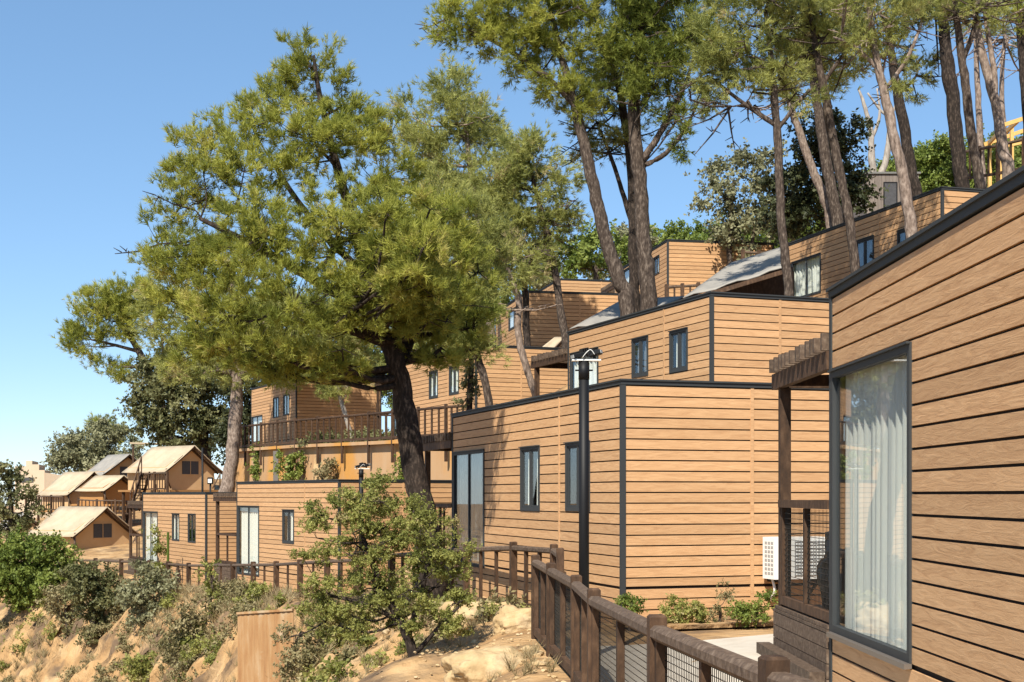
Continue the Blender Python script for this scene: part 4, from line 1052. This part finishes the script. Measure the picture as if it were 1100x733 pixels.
tree('oak_tree', 'dark oak in the shade behind the fenced terrace', 'oak tree', 92,
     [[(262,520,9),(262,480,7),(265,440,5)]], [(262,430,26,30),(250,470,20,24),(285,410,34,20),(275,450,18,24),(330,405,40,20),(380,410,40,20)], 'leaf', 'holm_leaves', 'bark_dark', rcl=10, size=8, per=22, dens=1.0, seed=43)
tree('leafy_shrub', 'big grey green shrub against the sky behind the tents', 'shrub', 120,
     [[(95,530,5),(95,505,4)]], [(92,480,32,20),(68,492,18,16),(118,475,20,20),(100,500,36,18),(135,490,22,18)], 'leaf', 'olive_leaves', 'bark', rcl=8, size=6.5, per=22, dens=1.1, seed=44)
tree('pine_tree', 'small round green pine top poking above the grey green shrub', 'pine tree', 128,
     [[(112,500,4),(112,470,4)]], [(110,456,14,8),(120,462,14,10),(135,470,12,10)], 'needle', 'pine_needles', 'bark', rcl=7, size=6, per=18, dens=1.1, seed=45)
tree('oak_tree', 'dark leafed sparse tree by the beige building, above the bright green bush', 'oak tree', 67,
     [[(8,620,8),(10,580,7),(12,545,5),(8,510,3)]], [(8,505,16,16),(22,525,14,14),(5,535,20,20),(25,550,16,12),(10,565,22,16)], 'leaf', 'oak_leaves', 'bark_dark', rcl=9, size=7.5, per=20, dens=.75, seed=46)
# slope trees in front of the shaded cabin
tree('slender_tree', 'small leaning tree with white stem before the shaded cabin, on the fenced terrace', 'tree', 56,
     [[(380,478,5),(375,460,5),(368,436,5),(362,415,4),(358,395,3)]], [(360,400,30,16),(340,412,22,14),(385,408,24,14),(372,425,18,10)], 'needle', 'pine_needles_pale', 'bark_white', rcl=10, size=8, per=18, dens=.75, seed=47)
# the young tree in front
tree('young_tree', 'leafy young tree with small yellow green leaves standing on the bank', 'tree', 18,
     [[(452,735,12),(444,705,11),(434,675,10),(415,640,8),(398,600,6),(385,560,4)],[(438,685,7),(452,640,6),(462,600,4),(470,565,2)],[(430,668,6),(395,650,5),(355,640,3)],[(448,700,6),(475,670,4),(495,650,3)]],
     [(395,540,34,24),(365,550,20,20),(425,555,32,28),(340,578,14,24),(382,585,40,28),(440,592,34,28),(472,585,24,26),(494,602,14,24),(345,625,22,24),(405,632,36,22),(462,632,30,24),
      (378,662,34,18),(350,668,24,18),(488,648,18,22),(484,674,22,12),(430,668,26,12),(398,520,18,10),(332,548,9,14),(326,600,10,12),(505,630,8,16),(452,560,18,16)],
     'leaf', 'bush_leaves', 'bark_dark', rcl=8, size=4.9, per=32, dens=.74, up=.3, seed=50, twigs=.8, hollow=.35, squash=.7, bare=10)
def hit(px, py):
    D = 8.0
    while D < 110:
        q = P(px, py, D)
        if q.z < gz(q.x, q.y): return D
        D += .15
    return 60.0
def shrub(label, D, blobs, lm, seed, name='shrub', rcl=9, size=7, per=24, dens=1.0, kind='leaf', stem=None, hollow=.3, bark='bark'):
    b = blobs[0]; x = stem or b[0]; yb = max(q[1]+q[3] for q in blobs)
    if D is None: D = hit(x, yb-3)
    return tree(name, label, 'shrub', D, [[(x, yb+2, 4),(x+2, yb-8, 3),(b[0], b[1], 2)]], blobs, kind, lm, bark, rcl=rcl, size=size, per=per, dens=dens, seed=seed, twigs=.35, hollow=hollow)
shrub('bright green rounded bush, the largest and greenest on top of the earth bank', None, [(30,600,34,26),(60,610,26,26),(5,600,24,30),(40,625,36,22),(10,630,26,22)], 'green_leaves', 60, per=28, dens=1.1)
shrub('dark green shrub hanging over the earth bank below the large tent', None, [(100,640,24,26),(110,665,20,22),(92,620,20,18),(118,640,18,24)], 'oak_leaves', 61, per=26, dens=1.1)
shrub('feathery grey green shrub on the bank edge below the lowest cabin', None, [(152,630,22,26),(170,640,20,28),(140,650,18,22),(185,655,16,20),(165,665,18,16)], 'olive_leaves', 62, per=20, dens=.85)
shrub('tall thin weedy plant rising before the lowest cabin fence', None, [(170,600,7,14),(172,620,12,16),(160,610,8,12),(166,583,4,10)], 'bush_leaves', 63, per=16, dens=.8, rcl=7, size=6)
shrub('yellow green low shrub growing out of the sandy cliff', None, [(158,716,18,14),(145,722,12,10),(172,722,12,10)], 'bush_leaves', 64, per=24)
shrub('dry olive shrub trailing down the bank near the rusty panel', None, [(205,665,18,16),(190,680,18,16),(215,680,14,18),(200,700,14,14)], 'dry_leaves', 65, per=20, dens=.8)
shrub('dry twiggy shrub between the rusty panel and the leafy young tree', None, [(330,690,16,22),(318,712,20,18),(345,715,18,14),(312,690,10,14)], 'dry_leaves', 66, per=22, dens=.8)
shrub('small sapling leaning on the fence between the low cabins', 41, [(226,612,7,14),(225,628,8,10)], 'bush_leaves', 67, per=16, rcl=7, size=6, dens=.8)
shrub('straggly shrub at the foot of the low cabin fence, above the rusty panel', None, [(288,660,12,9),(300,650,9,9),(275,668,9,7)], 'bush_leaves', 68, per=16, rcl=7, size=6, dens=.6)
shrub('dark scrub beside the bright bush, in the hollow of the bank', None, [(70,650,22,20),(85,670,16,14),(60,635,16,16)], 'dry_leaves', 69, per=20, dens=.7)
shrub('small green weeds on the bank beside the last fence before the middle cabin', 19.5, [(548,668,10,9),(530,655,10,7),(560,660,8,7)], 'bush_leaves', 70, per=14, rcl=7, size=5, dens=.6)
shrub('low green shrub at the corner of the middle cabin', 17.7, [(677,648,11,8),(686,652,8,6),(668,652,7,6)], 'green_leaves', 71, per=18, rcl=7, size=5.5)
shrub('bushy green shrub on the bed along the cabin end wall, next to the path edge', 17.9, [(727,652,13,14),(742,660,14,10),(718,664,10,8),(752,655,11,9)], 'bush_leaves', 72, per=20, rcl=7, size=5.5)
shrub('leafy green shrub on the bed, below the air conditioner', 17.7, [(812,655,14,12),(798,662,12,9),(825,650,9,10),(790,655,9,8)], 'green_leaves', 73, per=20, rcl=7, size=5.5)
shrub('wispy dry stemmed plant in the middle of the bed along the end wall', 18.0, [(772,652,10,8),(765,662,11,7),(780,640,5,9)], 'dry_leaves', 74, per=14, rcl=7, size=5, dens=.7)
for k, (px, py, rx, ry, D, lab) in enumerate([(280,500,11,18,59.3,'yellow green ivy patch nearest the straight grey trunk on the orange wall'),(312,503,15,14,54.2,'wide yellow green ivy patch beside the steel beam on the orange wall'),
        (262,498,5,22,62,'narrow dark ivy strip at the far end of the orange wall'),(352,510,9,14,51.5,'thin dry ivy creeping up the orange wall above the low cabin roof'),(432,505,10,14,46.5,'sparse green creeper on the orange wall beside the leaning trunk')]):
    rng = np.random.default_rng(80+k); bl = px_blobs([(px,py,rx,ry),(px+rx*.4,py+ry*.5,rx*.7,ry*.6),(px-rx*.3,py-ry*.5,rx*.6,ry*.6)], D)
    o_ = bl[0][0]
    V, T, TI, cs_ = foliage_arrays([((c[0]-o_[0],c[1]-o_[1],c[2]-o_[2]), (r[0], .18, r[2])) for c, r in bl], 'leaf', 6*D/F, 6*D/F, 18, .9 if k < 3 else .45, rng)
    o = npmesh('ivy', V, T, TI, 'holm_leaves' if k == 2 else ('dry_leaves' if k == 3 else 'ivy_leaves')); o.location = o_
    tag(o, lab, 'ivy', 'ivy on the retaining wall')
# terrace plants behind the upper fence
shrub('row of low green plants behind the upper terrace fence', 54, [(400,470,30,6),(440,465,20,8),(350,474,25,5),(470,462,14,8)], 'oak_leaves', 90, per=16, rcl=7, size=6, dens=.8)

# far wood on the ridge: one mass
rng = np.random.default_rng(99); bl = []
def ridge(px, py, D, r): 
    c = P(px, py, D); s = D/F
    bl.append((tuple(c), (r*s, r*s, r*.62*s))); bl.append((tuple(c-Vector((0,-.3*r*s,.9*r*s))), (r*1.1*s, r*s, r*.9*s))); bl.append((tuple(c-Vector((0,0,2.2*r*s))), (r*1.1*s, r*s, r*1.1*s)))
for (px, py) in [(1098,152),(1072,160),(1045,168),(1018,172),(992,168),(966,176),(1060,185),(1030,192),(1000,188),(1085,180),(945,188),(1105,190)]: ridge(px+rng.uniform(-6,6), py+8, 105+rng.uniform(-8,8), 20)
for (px, py) in [(698,252),(722,248),(748,244),(772,250),(798,242),(822,240),(845,236),(870,230),(895,215),(925,205)]: ridge(px+rng.uniform(-6,6), py+8, 100+rng.uniform(-8,8), 17)
for (px, py) in [(1010,158),(1035,162),(985,172),(960,182),(1062,156)]: ridge(px+rng.uniform(-5,5), py+6, 96+rng.uniform(-5,5), 18)
for (px, py) in [(300,300),(350,320),(400,330),(450,340),(500,330),(550,310),(590,290)]: ridge(px, py+20, 110, 26)
V, T, TI, cs_ = foliage_arrays(bl, 'leaf', 8*.068, 7*.068, 22, 1.0, rng, hollow=.6)
tag(npmesh('distant_woods', V, T, TI, 'green_leaves'), kind='stuff')

# grass and weeds on the bank
rng = np.random.default_rng(5); cen = []
tries = 0
while len(cen) < 2600 and tries < 90000:
    tries += 1
    y = rng.uniform(14, 58); ds_x = rng.uniform(.1, 5.5)
    ex = np.interp(y, EA[:,1], EA[:,0]); x = ex-ds_x
    n = mnoise.noise(Vector((x*.45, y*.45, 3.3)))
    if n < (-.12 if y > 26 else .15): continue
    cen.append((x, y, gz(x, y)))
cen = np.array(cen); N = len(cen)
gr = tmpl_tuft(14, .03, (5,55), 4)
v, t_, kk = scatter(cen, np.array((0,0,1.0))+rng.normal(size=(N,3))*.18, rng.uniform(.12,.36,N)*np.clip(cen[:,1]/30,.6,1.3), gr, rng)
tag(npmesh('dry_grass', v, t_, np.repeat(rng.random(N), kk), 'dry_grass'), kind='stuff')
for nm, lmn, thr, seed_, cnt in (('undergrowth','bush_leaves',.18,21,130),('undergrowth','dry_leaves',.08,22,230)):
    rng = np.random.default_rng(seed_); bl = []; tries = 0
    while len(bl) < cnt and tries < 40000:
        tries += 1
        y = rng.uniform(18, 60); ex = float(np.interp(y, EA[:,1], EA[:,0])); x = ex-rng.uniform(.3,5.5)
        if mnoise.noise(Vector((x*.35+seed_, y*.35, 1.3))) < thr: continue
        h_ = rng.uniform(.10,.32)*(1.0 if y > 28 else .5); bl.append(((x, y, gz(x,y)+h_*.5), (h_*1.5, h_*1.5, h_)))
    V, T, TI, cs_ = foliage_arrays(bl, 'leaf', .16, .16, 14, .7, rng, hollow=.3)
    tag(npmesh(nm, V, T, TI, lmn), kind='stuff')
# rubble stones on the bank beside the fence
import bmesh
mb = MB(); rs = random.Random(4); bm = bmesh.new(); bmesh.ops.create_icosphere(bm, subdivisions=2, radius=1)
sv = [v.co.copy() for v in bm.verts]; sf = [[v.index for v in f.verts] for f in bm.faces]; bm.free()
for k in range(900):
    y = rs.uniform(12.5, 26); ex = float(np.interp(y, EA[:,1], EA[:,0])); x = ex-rs.uniform(.05,2.6)
    r = rs.uniform(.008,.03)*(1 if rs.random() < .92 else 2.4); z = gz(x,y)+r*.2; n = len(mb.v); o3 = Vector((k*1.7,0,0)); sx, sy, sz_ = rs.uniform(.7,1.4), rs.uniform(.7,1.4), rs.uniform(.45,.8)
    for v in sv:
        q = v*(1+.35*mnoise.noise(v*1.3+o3)); mb.v.append((x+q.x*r*sx, y+q.y*r*sy, z+q.z*r*sz_))
    for f in sf: mb.f.append(tuple(n+i for i in f))
tag(mb.build('gravel', 'rock'), kind='stuff')
# planted bed along the end wall of the middle cabin
mb = MB(); pts = []
a0 = FB.world(.0,-.35); 
for (x,y) in ((-.15,-.95),(4.2,-.95),(4.2,-.03),(-.15,-.03)): q = FB.world(x,y); pts.append((q.x,q.y,-.085))
mb.slab([Vector(p) for p in pts],(0,0,.05)); tag(mb.build('planting_bed','earth'), kind='structure')
